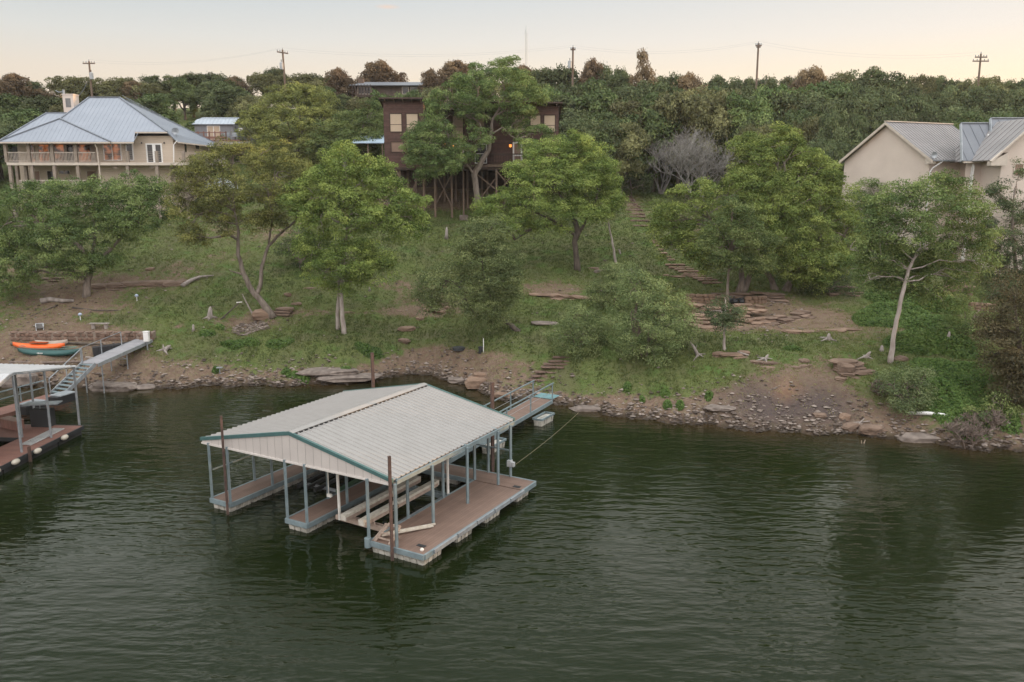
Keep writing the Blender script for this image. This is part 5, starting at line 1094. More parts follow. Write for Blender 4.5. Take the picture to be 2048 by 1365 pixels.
# pale blue metal roofed shed beside it
bs=thing('carport','open shed with pale blue metal roof half hidden by trees left of the brown house','carport',W(735,285,99)); p0,p1=W(703,286,99),W(767,286,99)
R_=MB(); roofplane(R_,[p0,p1,p1+V((0,5,1.3)),p0+V((0,5,1.3))],.5); R_.build('roof',mat('pale_blue_metal',(.38,.47,.56),.35,(.3,.38,.46),.8),bs)
for k in (.05,.5,.95):
    q=p0.lerp(p1,k)+V((0,.2,-.08)); MB().bar((q.x,q.y,gz(q.x,q.y)-.2),q,.12).build('post',M['stilt'],bs)
# ---------- beige house on the right: gabled wing, rotated, and a two part main block ----------
rg=thing('beige_house','beige stucco house with a plain gable end and grey standing seam roofs','house',(36,80,gz(36,80)))
ra=math.radians(25.5); RC=V((35.1,80,0)); re=V((math.cos(ra),math.sin(ra),0)); rt=V((math.sin(ra),-math.cos(ra),0))
def RH(p): return RC+re*p[0]+rt*p[1]+V((0,0,p[2]))
zr2=14.15+113/1650*80*1.0; rise=3.55; hw=5.25; zee=zr2-rise; zb=gz(35,80)-2.5
f=MB(RH); f.add([(0.45,-hw,zb),(0.45,hw-.5,zb),(0.45,hw-.5,zee+.15),(0.45,0,zr2-.2),(0.45,-hw+.3,zee+.02),(9,-hw,zb),(9,hw-.5,zb),(9,hw-.5,zee+.15),(9,0,zr2-.2),(9,-hw+.3,zee+.02)],[(0,1,2,3,4)[::-1],(5,6,7,8,9),(1,6,7,2)[::-1],(2,7,8,3)[::-1],(3,8,9,4)[::-1],(0,4,9,5)[::-1]]); f.build('wall',M['stucco'],rg)
R_=MB(RH); roofplane(R_,[(0,0,zr2),(0,hw+.12,zee-.05),(9.2,hw+.12,zee-.05),(9.2,0,zr2)],.4,.05,.06) if False else None
R_=MB(); roofplane(R_,[RH((0,0,zr2)),RH((0,hw+.1,zee-.05)),RH((9.2,hw+.1,zee-.05)),RH((9.2,0,zr2))],.42,.06,.07); R_.build('roof',M['warmmetal'],rg)
R_=MB(); roofplane(R_,[RH((0,0,zr2)),RH((9.2,0,zr2)),RH((9.2,-hw-.1,zee-.05)),RH((0,-hw-.1,zee-.05))],.42,.06,.07); R_.build('roof',M['warmmetal'],rg)
f=MB(RH); s_=.26
for s in (-1,1): f.add([(-.06,0,zr2-.02),(-.06,s*(hw+.12),zee-.07),(-.06,s*(hw+.12),zee-.07-s_),(-.06,0,zr2-.02-s_),(.1,0,zr2-.08),(.1,s*(hw+.12),zee-.13),(.1,s*(hw+.12),zee-.07-s_),(.1,0,zr2-.02-s_)],[(0,1,2,3),(7,6,5,4),(0,4,5,1),(2,6,7,3),(1,5,6,2)])
f.build('bargeboard',M['trim'],rg)
f=MB(RH); f.bar((-.05,0,zr2+.05),(9.25,0,zr2+.05),.3,.08); f.build('ridge_cap',M['trim'],rg)
f=MB(RH); f.bar((.1,hw+.16,zee-.12),(9.2,hw+.16,zee-.12),.13,.14); f.build('gutter',M['galv'],rg)
f=MB(RH); f.add([(0.0,hw-.6,zee-.4),(.5,hw-.6,zee-.4),(.5,hw+.1,zee-.4),(0.0,hw+.1,zee-.4),(0,hw-.6,zee+.25),(.5,hw-.6,zee+.25),(.5,hw+.1,zee-.1),(0,hw+.1,zee-.1)],[(3,2,1,0),(4,5,6,7),(0,1,5,4),(1,2,6,5),(2,3,7,6),(3,0,4,7)]); f.build('eave_return',M['trim'],rg)
f=MB(RH); f.path([(1.3,hw+.15,zee-.2),(.6,hw-.2,zee-.75),(.5,hw-.38,zee-1.1),(.5,hw-.38,zb)],.07,7); f.build('downspout',M['white'],rg)
# link wall and the main block
MYY=74.0
def rx(px,Y=MYY): return W(px,330,Y).x
def rz(py,Y=MYY): return W(1960,py,Y).z
gB=gz(42,76)-3
SK=.56
def blk_(mb,x0,x1,y0,y1,z0,z1):
    o=SK*(y1-y0); return mb.add([(x0,y0,z0),(x1,y0,z0),(x1+o,y1,z0),(x0+o,y1,z0),(x0,y0,z1),(x1,y0,z1),(x1+o,y1,z1),(x0+o,y1,z1)],[(3,2,1,0),(4,5,6,7),(0,1,5,4),(1,2,6,5),(2,3,7,6),(3,0,4,7)])
f=MB(); blk_(f,rx(1932),rx(1982),MYY,80,gB,rz(325)); f.build('wall',M['stucco'],rg)
f=MB(); blk_(f,rx(1908,77.5),rx(1932,77.5),77.5,82,gB,rz(326,77.5)); f.build('link_wall',M['stucco'],rg)
def rq(px,py,Y): p=W(px,py,Y); return p
YR=77.0
def mroof(xa,xb,pe,pt,Ye,nm):
    A=W(xa[0],pe,Ye); B=W(xb[0],pe,Ye); C_=W(xb[1],pt,YR); D_=W(xa[1],pt,YR); B.z=A.z; C_.z=D_.z
    R_=MB(); roofplane(R_,[A,B,C_,D_],.85,.05,.1); k2=(YR-Ye); R_.build(nm,M['greymetal'],rg)
    R_=MB(); o=V((SK*k2*1.0,k2,0)); roofplane(R_,[D_+V((0,.01,0)),C_+V((0,.01,0)),V((C_.x,C_.y,A.z))+o,V((D_.x,D_.y,A.z))+o],.85,.05,.1); R_.build(nm,M['greymetal'],rg)
    f=MB(); f.bar(D_+V((0,0,.04)),C_+V((0,0,.04)),.25,.08); f.bar(A-V((.06,0,.05)),D_-V((.06,0,.05)),.1,.22,(0,1,0)); f.build('roof_trim',M['galv'],rg)
    return A,D_
ev=rz(324,73.5)
mroof((1925,1923),(1990,1979),322,247,73.5,'roof'); mroof((1985,1982),(2150,2140),320,237,73.4,'upper_roof')
f=MB(); p=W(1925,325,73.6); f.bar((p.x,73.5,p.z+.0),(p.x+3.2,73.5,p.z+.0),.13,.13); f.build('gutter',M['trim'],rg)
# front gable of the main block
gx0,gx1=rx(1974,71),rx(2130,71); gpk=rz(235,71); gxm=rx(2060,71); gev=rz(321,71)
f=MB(); f.add([(gx0+1.2,71,gB),(gx1,71,gB),(gx1,71,gev),(gxm,71,gpk-.25),(gx0+1.2,71,gev+.6),(gx0+1.2,78,gB),(gx1,78,gB),(gx1,78,gev),(gxm,78,gpk-.25),(gx0+1.2,78,gev+.6)],[(0,1,2,3,4),(9,8,7,6,5),(0,4,9,5),(1,6,7,2),(4,3,8,9),(3,2,7,8)]); f.build('wall',M['stucco'],rg)
R_=MB(); roofplane(R_,[(gx0,70.4,gev),(gxm,70.4,gpk),(gxm,79,gpk),(gx0,79,gev)],.85,.05,.12); R_.build('front_gable_roof',M['warmmetal'],rg)
f=MB(); f.bar((gx0-.05,70.42,gev-.12),(gxm,70.42,gpk-.12),.12,.3,(0,1,0)); f.add([(gx0,70.35,gev-.45),(gx0+1.3,70.35,gev-.45),(gx0+1.3,70.35,gev+.62),(gx0,70.35,gev-.1),(gx0,71,gev-.45),(gx0+1.3,71,gev-.45),(gx0+1.3,71,gev+.62),(gx0,71,gev-.1)],[(0,1,2,3),(7,6,5,4),(0,4,5,1),(0,3,7,4),(1,5,6,2)]); f.build('bargeboard',M['trim'],rg)
window(rg,rx(2030,71),rx(2046,71),rz(352,71),rz(329,71),71,'trim','blinddark',1,2,.09)
f=MB(); x=rx(1943); f.path([(x,MYY-.3,ev-.2),(x,MYY-.12,ev-.5),(x-.05,MYY-.1,gB)],.07,7); x=rx(1993,71.5); f.path([(x-.7,MYY-.3,ev-.3),(x-.7,MYY-.2,gB)],.07,7); f.build('downspout',M['white'],rg)
f=MB(); x=rx(1976,76); f.bar(W(1975.5,294,74.6),W(1977,270,75.6),.12,.12); f.build('roof_flue',M['white'],rg)
R_=MB(); p=W(1893,298,79.5); q=W(1924,297,79.5); r1=W(1905,324,77); roofplane(R_,[p,q,V((q.x,77,r1.z)),r1],.6,.04,.06); R_.build('valley_roof',M['greymetal'],rg)
x=W(1836,318,74); k=thing('satellite_dish','small satellite dish at the eave corner of the beige gabled wing','satellite dish',x); f=MB(); n=12; c=RH((.15,hw+.1,zee+.35)); vs=[c]+[c+V((.28*math.cos(2*math.pi*q/n),-.12,.28*math.sin(2*math.pi*q/n))) for q in range(n)]; f.add(vs,[(0,q+1,(q+1)%n+1) for q in range(n)]); f.build('dish',M['galv'],k); MB().bar(c,c-V((0,-.1,.5)),.05).build('mast',M['galv'],k)
# ---------- grey shed with deck ----------
SY=114.0
def sx_(px,Y=SY): return W(px,270,Y).x
def sz(py,Y=SY): return W(440,py,Y).z
sh=thing('grey_shed','grey gambrel roofed shed with cream double doors and red railed deck','shed',(sx_(430),SY,gz(sx_(430),SY)))
M['panel']=boards('grey_vertical_panel',(.235,.235,.25),(1,0,0),.35,.7,.05,.7,.04,.01)
x0,x1=sx_(390),sx_(468); zf=sz(281.5); zt=sz(249)
f=MB(); f.box(x0,x1,SY,SY+5,zf-3.5,zt); f.build('wall',M['panel'],sh)
f=MB(); f.box(x1+.004,sx_(491),SY+.6,SY+5,zf-3.5,zt-.2); f.build('lean_to',mat('dark_grey_panel',(.15,.15,.155),.8),sh)
za=sz(238); zb_=sz(232.5); R_=MB()
roofplane(R_,[(x0-.25,SY-.3,zt),(x1+.25,SY-.3,zt),(x1+.25,SY+.9,za),(x0+.1,SY+.9,za)],.5,.04,.07); roofplane(R_,[(x0+.1,SY+.9,za),(x1+.25,SY+.9,za),(x1+.25,SY+2.5,zb_),(x0+.4,SY+2.5,zb_)],.5,.04,.07); roofplane(R_,[(x0-.25,SY+5.3,zt),(x1+.25,SY+5.3,zt),(x1+.25,SY+2.51,zb_),(x0+.3,SY+2.51,zb_)],.5,.04,.07)
R_.build('roof',mat('pale_blue_grey_metal',(.36,.40,.45),.4,(.31,.345,.39),.6),sh)
window(sh,sx_(416),sx_(440),zf+.1,sz(253),SY,'white','blind',2,1,.07,'double_door')
MB().box(sx_(476),sx_(483),SY+.4,SY+.62,sz(262),sz(256)).build('air_conditioner',M['white'],sh)
f=MB(); f.box(x0-.2,sx_(492),SY-2.6,SY-.01,zf-.25,zf); f.box(x0-.1,sx_(491),SY-2.4,SY-.02,zf-2.4,zf-.26); f.build('deck_floor',M['reddeck'],sh)
f=MB(); xe=sx_(466); f.box(x0-.1,xe,SY-2.55,SY-2.45,zf+.85,zf+.95); f.box(x0-.1,xe,SY-2.55,SY-2.45,zf+.1,zf+.4)
for k in range(8): x=x0-.1+(xe-x0)*k/7; f.box(x-.07,x+.07,SY-2.56,SY-2.44,zf,zf+1.05)
f.build('railing',M['reddeck'],sh)
for i,(px,lab) in enumerate(((452,'pale metal patio chair left of its twin on the grey shed deck'),(469,'pale metal patio chair right of its twin on the grey shed deck'))):
    x=sx_(px,SY-1.8); k=thing('patio_chair',lab,'chair',(x,SY-1.8,zf)); y=SY-1.8
    MB().box(x-.4,x+.4,y-.3,y+.3,zf+.4,zf+.46).build('seat',M['galv'],k); f=MB(); f.box(x-.4,x+.4,y+.27,y+.32,zf+.46,zf+.95); f.build('backrest',M['galv'],k)
    for a,b_ in ((-.37,-.27),(.37,-.27),(-.37,.27),(.37,.27)): MB().bar((x+a,y+b_,zf),(x+a,y+b_,zf+.6),.05).build('leg',M['galv'],k)
k=thing('carport','low carport with pale flat roof and rusty posts below the grey shed','carport',(sx_(445,108),108,gz(sx_(445,108),108)))
p0,p1=W(400,289,107),W(488,287,107); f=MB(); f.slab([p0,p1,p1+V((0,2.5,.25)),p0+V((0,2.5,.25))],.12); f.build('roof',M['warmmetal'],k)
for s in (.03,.36,.7,.97): q=p0.lerp(p1,s)+V((0,.2,-.1)); MB().bar((q.x,q.y,gz(q.x,q.y)-.2),q,.12).build('post',M['rust'],k)
k=thing('retaining_wall','rough stone retaining wall behind the low carport','stone wall',W(450,300,109.8)); f=MB()
for i in range(26):
    for j in range(4):
        p=W(400+i*4.4,0,109.8); z=gz(p.x,109.8)-.6+j*.42; f.rock((W(402+i*4.2,300,109.8).x+RN.uniform(-.08,.08),110+RN.uniform(-.1,.1),sz(308,109.8)+j*.45),.26,.28,.24,0,.15,box=.3)
f.build('stone',M['rockgrey'],k)
# bright strip of lit grass ... a mown strip beside the shed
# ---------- dark ranch house on the ridge ----------
k=thing('ranch_house','dark low ranch house with grey metal roof on the ridge between two oaks','house',(W(780,190,132).x,132,gz(-20,132))); Yr=132.0
def qx(px): return W(px,180,Yr).x
def qz(py): return W(780,py,Yr).z
x0,x1=qx(711),qx(836); f=MB(); f.box(x0,x1,Yr,Yr+8,gz(-20,132)-2.5,qz(171)); f.build('wall',mat('dark_stone_wall',(.115,.085,.07),.9,(.07,.052,.043),1.5),k)
f=MB(); f.add([(x1+.003,Yr,qz(171)),(x1+.003,Yr+8,qz(171)),(x1+.003,Yr+4,qz(160)),(x1-.1,Yr,qz(171)),(x1-.1,Yr+8,qz(171)),(x1-.1,Yr+4,qz(160))],[(0,1,2),(5,4,3)]); f.build('gable',M['trim'],k)
R_=MB(); roofplane(R_,[(x0-.8,Yr-1,qz(172)),(x1+.8,Yr-1,qz(172)),(x1+.8,Yr+4,qz(158.5)),(x0-.8,Yr+4,qz(158.5))],.6); roofplane(R_,[(x0-.8,Yr+9,qz(172)),(x1+.8,Yr+9,qz(172)),(x1+.8,Yr+4.01,qz(158.5)),(x0-.8,Yr+4.01,qz(158.5))],.6); R_.build('roof',M['greymetal'],k)
MB().box(qx(712),qx(722),Yr+2,Yr+3.2,qz(172),qz(154.5)).build('chimney',M['stilt'],k)
for a in (716,730,805,822): window(k,qx(a),qx(a)+.9,qz(188),qz(175),Yr,'trim','glassdark',1,1,.08)
f=MB(); f.box(qx(709),qx(745),Yr-2,Yr-.01,qz(197),qz(195.5)); f.box(qx(709),qx(745),Yr-2,Yr-1.92,qz(186),qz(185)); [f.box(qx(709+6*i)-.06,qx(709+6*i)+.06,Yr-2,Yr-1.9,qz(197)-2,qz(172)) for i in range(7)]; f.build('porch',M['brownwood'],k)
# far house whose roof edge catches the last sun
k=thing('far_house','distant low house on the ridge with its roof catching orange sunset light','house',(W(106,170,150).x,150,gz(W(106,170,150).x,150))); p0,p1=W(92,171.5,150),W(120,170,150)
f=MB(); f.box(p0.x+.3,p1.x-.3,150.3,155,gz(p0.x,150)-1,p0.z); f.build('wall',M['post'],k); R_=MB(); roofplane(R_,[p0,p1,p1+V((0,5,.55)),p0+V((0,5,.55))],.6); R_.build('roof',M['roofwhite'],k)
MB().path([W(111.5,168,151),W(111,152,151)],.05,5).build('antenna',M['dark'],k)
# ---------- poles, mast, wires ----------
def upole(lab,top,bot,Y,arms,tf=None,w=.16):
    a=W(bot[0],bot[1],Y); b_=W(top[0],top[1],Y); a=V((a.x,Y,min(gz(a.x,Y),a.z)-.3)); k=thing('utility_pole',lab,'utility pole',(a.x,Y,gz(a.x,Y)),'utility poles along the ridge'); MB().path([a,b_],[w*1.15,w*.8],8).build('pole',M['stilt'],k); tips=[]
    for (py,hwid,t) in arms:
        c=a.lerp(b_,(W(0,py,Y).z-a.z)/(b_.z-a.z)); s=mpp(c)*hwid; ar=MB().bar(c+V((-s,-.1,-t*s)),c+V((s,-.1,t*s)),.14,.16); ao=ar.build('crossarm',M['stilt'],k)
        for q in (-.92,-.45,.45,.92):
            p=c+V((s*q,-.1,t*s*q+.08)); MB().lathe([(.035,0),(.06,.08),(.07,.16),(.03,.26)],p,7).build('insulator',M['galv'],ao); tips.append(p+V((0,0,.24)))
    MB().lathe([(.04,0),(.07,.1),(.03,.3)],b_,7).build('insulator',M['galv'],k); tips.append(b_+V((0,0,.28)))
    if tf:
        p=W(tf[0],tf[1],Y-.3); o=MB().lathe([(.1,-.55),(.27,-.5),(.27,.4),(.14,.5)],p,12).build('transformer',M['grayplastic'],k); MB().path([p+V((0,0,.5)),p+V((0,0,.85))],.05,6).build('bushing',M['dark'],o)
    return tips
t1=upole('pole with one crossarm rising straight behind the cream house roof','x' and (178,123),(184,195),128,((127.5,12,0),),(183,152))
t2=upole('leaning pole with reddish crossarm and transformer above the round olive tree',(565,100),(573,180),124,((106,11,-.15),),(563,132))
t3=upole('dark pole with a hanging grey transformer right of the lattice mast',(1146,95),(1145,165),124,((100,5,0),),(1139.5,129))
t4=upole('tall pole with short double bracket near the right middle ridge',(1517,87),(1513,175),122,((92,6,0),(95,4,0)))
t5=upole('rightmost pole carrying two wide crossarms against the glowing sky',(1962,108),(1957,175),124,((115,12,.0),(123,16,0)))
for i,(A_,B_) in enumerate(((t1,t2),(t2,t3),(t3,t4),(t4,t5))):
    for j,q in enumerate((-1,0)):
        a,b_=A_[q],B_[q]; f=MB(); pts=[a.lerp(b_,n/16)-V((0,0,1.1*4*(n/16)*(1-n/16))) for n in range(17)]; o=f.path(pts,.006,4,False).build('power_line',M['wire'])
        tag(o,('upper' if j==0 else 'lower')+' thin wire strung between the '+('first and second','second and third','third and fourth','fourth and fifth')[i]+' poles from the left','power line','wires strung along the ridge','thing')
k=thing('service_pole','short grey pole with a bent arm behind the cream house chimney','service pole',W(128,210,103)); a=W(130,215,103); b_=W(127,180,103); MB().path([V((a.x,103,gz(a.x,103)-.2)),b_],.14,7).build('pole',M['galv'],k)
f=MB(); c=W(127,184,103); f.path([c,c+V((-.6,0,-.05)),c+V((-.95,0,.15))],.05,6); f.build('arm',M['galv'],k)
a=W(127,184,103); b_=W(173,167,127.5); pts=[a.lerp(b_,n/12)-V((0,0,1.2*4*(n/12)*(1-n/12))) for n in range(13)]; o=MB().path(pts,.05,5).build('service_cable',M['dark']); tag(o,'sagging thick cable from the short grey pole to the pole behind the roof','cable',None,'thing')
k=thing('radio_mast','thin lattice radio mast with a spike top on the skyline','radio mast',(W(1052,140,165).x,165,gz(W(1052,140,165).x,165))); b_=W(1052,66,165); a=V((b_.x,165,gz(b_.x,165)-.3)); f=MB(); r_=.2
for q in range(3): o_=V((r_*math.cos(q*2.094),r_*math.sin(q*2.094),0)); f.path([a+o_,b_+o_],.03,4)
n=40
for i in range(n):
    for q in range(3):
        p=a.lerp(b_,i/n)+V((r_*math.cos(q*2.094),r_*math.sin(q*2.094),0)); p2=a.lerp(b_,(i+1)/n)+V((r_*math.cos((q+1)*2.094),r_*math.sin((q+1)*2.094),0)); f.path([p,p2],.018,3,False)
f.build('lattice',M['galv'],k); f=MB(); f.path([b_,W(1052,52,165)],[.06,.02],5); f.path([b_+V((-.4,0,-.3)),b_+V((0,0,.6))],.02,4); f.build('spike',M['galv'],k)
# ================= rocks, ledges, steps, small things on the bank =================
def ledge(lab,pts,h,depth,m='rock',layers=3,sp=1.0,name='rock_ledge',rough=.16,off=.26):
    """broken strata: pts pixels left to right along the foot"""
    G=[ground(*p) for p in pts]; k=thing(name,lab,'rock ledge',G[len(G)//2]); f=MB(); rn=random.Random(int(pts[0][0]*7+pts[0][1]))
    Ls=[0]
    for a,b in zip(G,G[1:]): Ls.append(Ls[-1]+(b-a).length)
    def at(s):
        for i in range(len(G)-1):
            if s<=Ls[i+1] or i==len(G)-2: return G[i].lerp(G[i+1],(s-Ls[i])/max(1e-6,Ls[i+1]-Ls[i]))
    if h>.5 and off<.4:
        s=.3
        while s<Ls[-1]:
            c=at(s); f.rock((c.x,c.y+.85,c.z+h*.25),min(1.05,Ls[-1]*.42),.75,h*.55,rn.uniform(-.2,.2),.12,rn.random(),box=.45); s+=1.25
    for j in range(layers):
        s=rn.uniform(-.3,.1); th=h/layers
        while s<Ls[-1]:
            l=rn.uniform(.5,1.7)*sp; c=at(min(max(s+l/2,0),Ls[-1])); e=at(min(s+l,Ls[-1]))-at(max(s,0)); rz=math.atan2(e.y,e.x)+rn.uniform(-.12,.12)
            if rn.random()<.92-.06*j:
                z=c.z-.08+th*(j+.5); f.rock((c.x+rn.uniform(-.1,.1),c.y+.4+off*j+rn.uniform(-.16,.16),z-.1),l*.6,depth*rn.uniform(.35,.62),th*rn.uniform(.45,.75),rz,rough,rn.random(),box=.38)
            s+=l*rn.uniform(.8,1.0)
    f.build('stone',M[m],k); return k
ledge('long low broken ledge right of the oak over bare soil',[(190,580),(230,578),(275,574),(322,575)],.55,1.1)
ledge('short stacked ledge left of the weathered log',[(318,574),(345,576),(362,572)],.6,.9)
ledge('thin ledge crossing behind the pale double trunk',[(585,584),(640,581),(700,582),(770,577)],.35,.8,layers=2)
ledge('long slanting thin ledge on the lawn right of the feathery tree',[(1050,590),(1090,596),(1140,600),(1185,603)],.42,1.0,'rockpale',2)
ledge('short ledge at the knotted oak foot beside the thin grey trunk',[(1180,540),(1208,545)],.35,.7,layers=2)
ledge('broad layered outcrop below the great oak',[(1385,655),(1420,662),(1465,660),(1510,655),(1545,650)],1.5,1.0,'rockpale',8,.9,off=.52,rough=.2)
ledge('upper shelf of the outcrop under the gnarled trunks',[(1430,605),(1480,606),(1520,603),(1560,606)],.7,1.0,'rock',4,.9,off=.45,rough=.2)
ledge('right end of the outcrop sloping into the grass',[(1550,655),(1590,648),(1625,640)],.6,1.0,'rock',4,.8,off=.42,rough=.2)
ledge('thin shelf above the right lawn',[(1570,668),(1620,668),(1680,666),(1720,664)],.3,.8,'rockpale',2)
ledge('dark ledge under the trees left of the long curved trunk',[(1660,598),(1700,594),(1740,596)],.5,.9)
ledge('row of flat stones in the middle of the right lawn',[(1510,735),(1545,738),(1590,738),(1622,733)],.5,.9,'rock',2)
ledge('flat stones below the small dark oak',[(1435,716),(1465,718),(1492,716)],.45,.9,'rockpale',2)
ledge('layered boulder stack near the right water edge',[(1688,755),(1705,756),(1728,752)],1.0,1.1,'rock',5,1.0)
ledge('dark ledge with pale stones beside the terrace wall',[(1880,587),(1905,586),(1932,584)],.6,.8,'rock',3)
ledge('thin line of stones in the left grass',[(650,625),(760,626),(880,618)],.18,.5,'rock',1)
ledge('ledge left of the feathery tree',[(850,625),(870,628),(895,622)],.45,.8,'rockpale',2)
ledge('faint ledge high on the left bank',[(255,478),(300,482),(350,476)],.25,.7,'rock',2)
ledge('low ledge at the left frame edge',[(20,565),(70,562),(130,560),(160,566)],.35,.8,'rock',2)
ledge('small shelf behind the yellow stems left of the leaning tree',[(520,530),(560,532),(590,528)],.3,.7,'rock',2)
ledge('ledge by the stone stairs right of the lawn',[(1330,555),(1370,558),(1405,552)],.35,.7,'rockpale',2)
# split rock under the leaning tree
k=thing('split_rock','big tilted rock split by the leaning tree','rock',ground(520,636)); f=MB(); c=ground(522,640); f.rock((c.x,c.y+.3,c.z+.3),.85,.6,.5,.3,.16,4,box=.35); f.build('stone',M['rockpale'],k)
k=thing('split_rock','layered rock right of the leaning trunk foot','rock',ground(566,632)); f=MB(); c=ground(562,633)
for j in range(3): f.rock((c.x+.1*j,c.y+.3+.1*j,c.z+.1+.22*j),.75,.5,.13,-.15,.14,30+j,box=.35)
f.build('stone',M['rock'],k)
# single boulders and shore slabs
def boulder(lab,px,py,sx,sy,sz,m='rockpale',rz=0,seed=1,grp=None,zo=.3):
    c=ground(px,py); o=MB().rock((c.x,c.y+.1,c.z+sz*zo),sx,sy,sz,rz,.17,seed,box=.3).build('rock',M[m]); return tag(o,lab,'rock',grp,'thing')
for i,(lab,px,py,a,b,c,m) in enumerate((('wide pale slab at the water edge below the ramp, nearer the stairs',206,778,.95,.7,.36,'rockgrey'),('wide pale slab at the water edge right of the ramp slab',243,779,1.05,.7,.34,'rockgrey'),('flat shore slab third from the ramp',283,777,.9,.55,.22,'rockgrey'),
 ('pale flat bedrock slab above the water left of the rusty rear pile',655,745,2.1,1.0,.18,'rockgrey'),('long bedrock lip at the cove edge',700,758,2.4,.8,.2,'rockgrey'),('blocky rock jutting into the cove',955,770,.85,.7,.42,'rockpale'),('pale rock behind the cove block',962,756,.6,.45,.3,'rockpale'),('flat rock left of the cove block',918,763,.8,.5,.2,'rockgrey'),
 ('submerged edge rock under the far gangway rail',1006,792,.6,.4,.16,'rockpale'),('long flat slab right of the gangway where the cable ends',1178,822,1.15,.5,.22,'rockgrey'),('flat stone on the gravel right of the green tufts',1440,818,.9,.5,.12,'rockgrey'),('dark boulder at the waterline right of the charred ground',1745,864,.7,.45,.3,'rock'),('dark overhanging rock left of the dead brush',1705,858,.6,.4,.25,'rock'),('long dark rock lip at the far right waterline',1850,882,1.4,.6,.28,'rockgrey'),('pale round stone by the white log',1690,838,.35,.3,.22,'rockpale'),('reddish stone above the right gravel',1640,835,.4,.3,.2,'rock'),
 ('grey boulder under the stair top',52,765,.8,.6,.5,'rockgrey'),('big grey boulder left of the stair foot',20,770,.7,.6,.45,'rockgrey'),('small boulder on the lawn left of the feathery tree',840,640,.35,.3,.2,'rockpale'),('flat boulder in the grass below the double trunk',812,660,.7,.5,.2,'rockpale'),('brown boulder low in the centre grass',808,685,.5,.35,.22,'rock'),('stone on the lawn below the thin ledge',575,592,.35,.25,.18,'rockpale'),('stone right of the leaning tree',592,610,.45,.3,.15,'rock'),('pale stone in the left grass under the cream house',300,540,.4,.3,.15,'rockpale'),
 ('gravelly grey patch stone right of the leaning grey green tree',1090,648,1.1,.7,.12,'rockgrey'),('mossy round stone on the mid lawn',1195,545,.3,.25,.18,'rockgrey'),('flat reddish rock at right lawn edge',1800,722,.6,.35,.2,'rock'))):
    boulder(lab,px,py,a,b,c,m,RN.uniform(-.25,.25),100+i)
# gravel and stones along the waterline
def stones(name,lab,n,fn,m,smin,smax,seed):
    r=np.random.default_rng(seed); base=np.array([(1,0,0),(-1,0,0),(0,1,0),(0,-1,0),(0,0,1),(0,0,-1),(.7,.7,.2),(-.7,.7,.1),(.7,-.7,-.1),(-.7,-.7,.2)],float)
    tri=[]; b=bmesh.new(); [b.verts.new(p) for p in base]; hu=bmesh.ops.convex_hull(b,input=b.verts); b.verts.ensure_lookup_table(); b.verts.index_update(); fc=[tuple(v.index for v in f.verts) for f in b.faces]; b.free()
    x,y=fn(r,n); n=len(x); z=T(x,y); s=smin+(smax-smin)*r.random(n)**2.6
    B=base[None]*(1+.35*(r.random((n,10,3))-.5))*(s[:,None]*np.stack([r.uniform(.7,1.3,n),r.uniform(.6,1.1,n),r.uniform(.28,.6,n)],1))[:,None,:]
    a=r.random(n)*6.28; ca,sa=np.cos(a)[:,None],np.sin(a)[:,None]; bx_=B[:,:,0]*ca-B[:,:,1]*sa; by_=B[:,:,0]*sa+B[:,:,1]*ca
    P=np.stack([bx_+x[:,None],by_+y[:,None],B[:,:,2]+(z+s*.12)[:,None]],2)
    vv=P[:,np.array(fc).ravel(),:].reshape(-1,3); o=arr_mesh(name,vv,len(vv)//3,m,None,dict(tone=np.repeat(r.random(n),len(fc)*3)),3); return tag(o,lab,'stones',None,'stuff')
def stonemat(name,a,b_,c):
    m,t,b=nt(name); col=ramp(t,N(t,'ShaderNodeAttribute',attribute_name='tone').outputs['Fac'],[(.1,a),(.55,b_),(.97,c)])
    sp_=N(t,'ShaderNodeSeparateXYZ'); t.links.new(N(t,'ShaderNodeNewGeometry').outputs['Position'],sp_.inputs[0])
    t.links.new(mixc(t,ramp(t,sp_.outputs[2],[(.06,(.85,.85,.85)),(.2,(0,0,0))]),col,(.03,.024,.018)),b.inputs['Base Color']); b.inputs['Roughness'].default_value=.93; b.inputs['Specular IOR Level'].default_value=.2; return m
M['gravel']=stonemat('mixed_shore_gravel',(.068,.052,.043),(.135,.105,.088),(.27,.225,.195))
def shore(r,n):
    x=r.uniform(-44,32,n); d=np.abs(r.normal(size=n))*.75-.1; d=np.where(r.random(n)<.2,r.uniform(0,3,n),d)
    s=np.interp(x,_sx,_sy)+.28*np.sin(1.7*x+.4)+.16*np.sin(3.9*x)+.1*np.sin(8.3*x+1); return x,s+d
stones('gravel','loose grey brown gravel along the waterline',6800,shore,M['gravel'],.035,.2,1)
def patchfn(cells):
    def fn(r,n):
        X_=[];Y_=[]; w=np.array([c[2]*c[3] for c in cells],float); w/=w.sum()
        for c,k in zip(cells,w):
            g=ground(c[0],c[1]); s=mpp(g); m=int(n*k); a=r.random(m)*6.28; q=np.sqrt(r.random(m)); X_.append(g.x+np.cos(a)*q*c[2]*s); Y_.append(g.y+np.sin(a)*q*c[3]*s*2.6)
        return np.concatenate(X_),np.concatenate(Y_)
    return fn
stones('rubble','stone rubble scattered over the bare soil',2600,patchfn([(1600,815,130,30),(1450,800,120,24),(490,655,70,18),(470,735,160,18),(860,735,120,20),(1010,765,90,20),(1480,650,120,40),(160,715,150,30),(80,620,120,40),(1500,615,110,25),(1720,850,90,16),(1330,810,140,20),(560,650,40,16)]),M['gravel'],.03,.15,2)
stones('rubble','loose stones scattered over the whole slope',1500,lambda r,n:(r.uniform(-48,48,n),r.uniform(50,92,n)),M['gravel'],.04,.17,3)
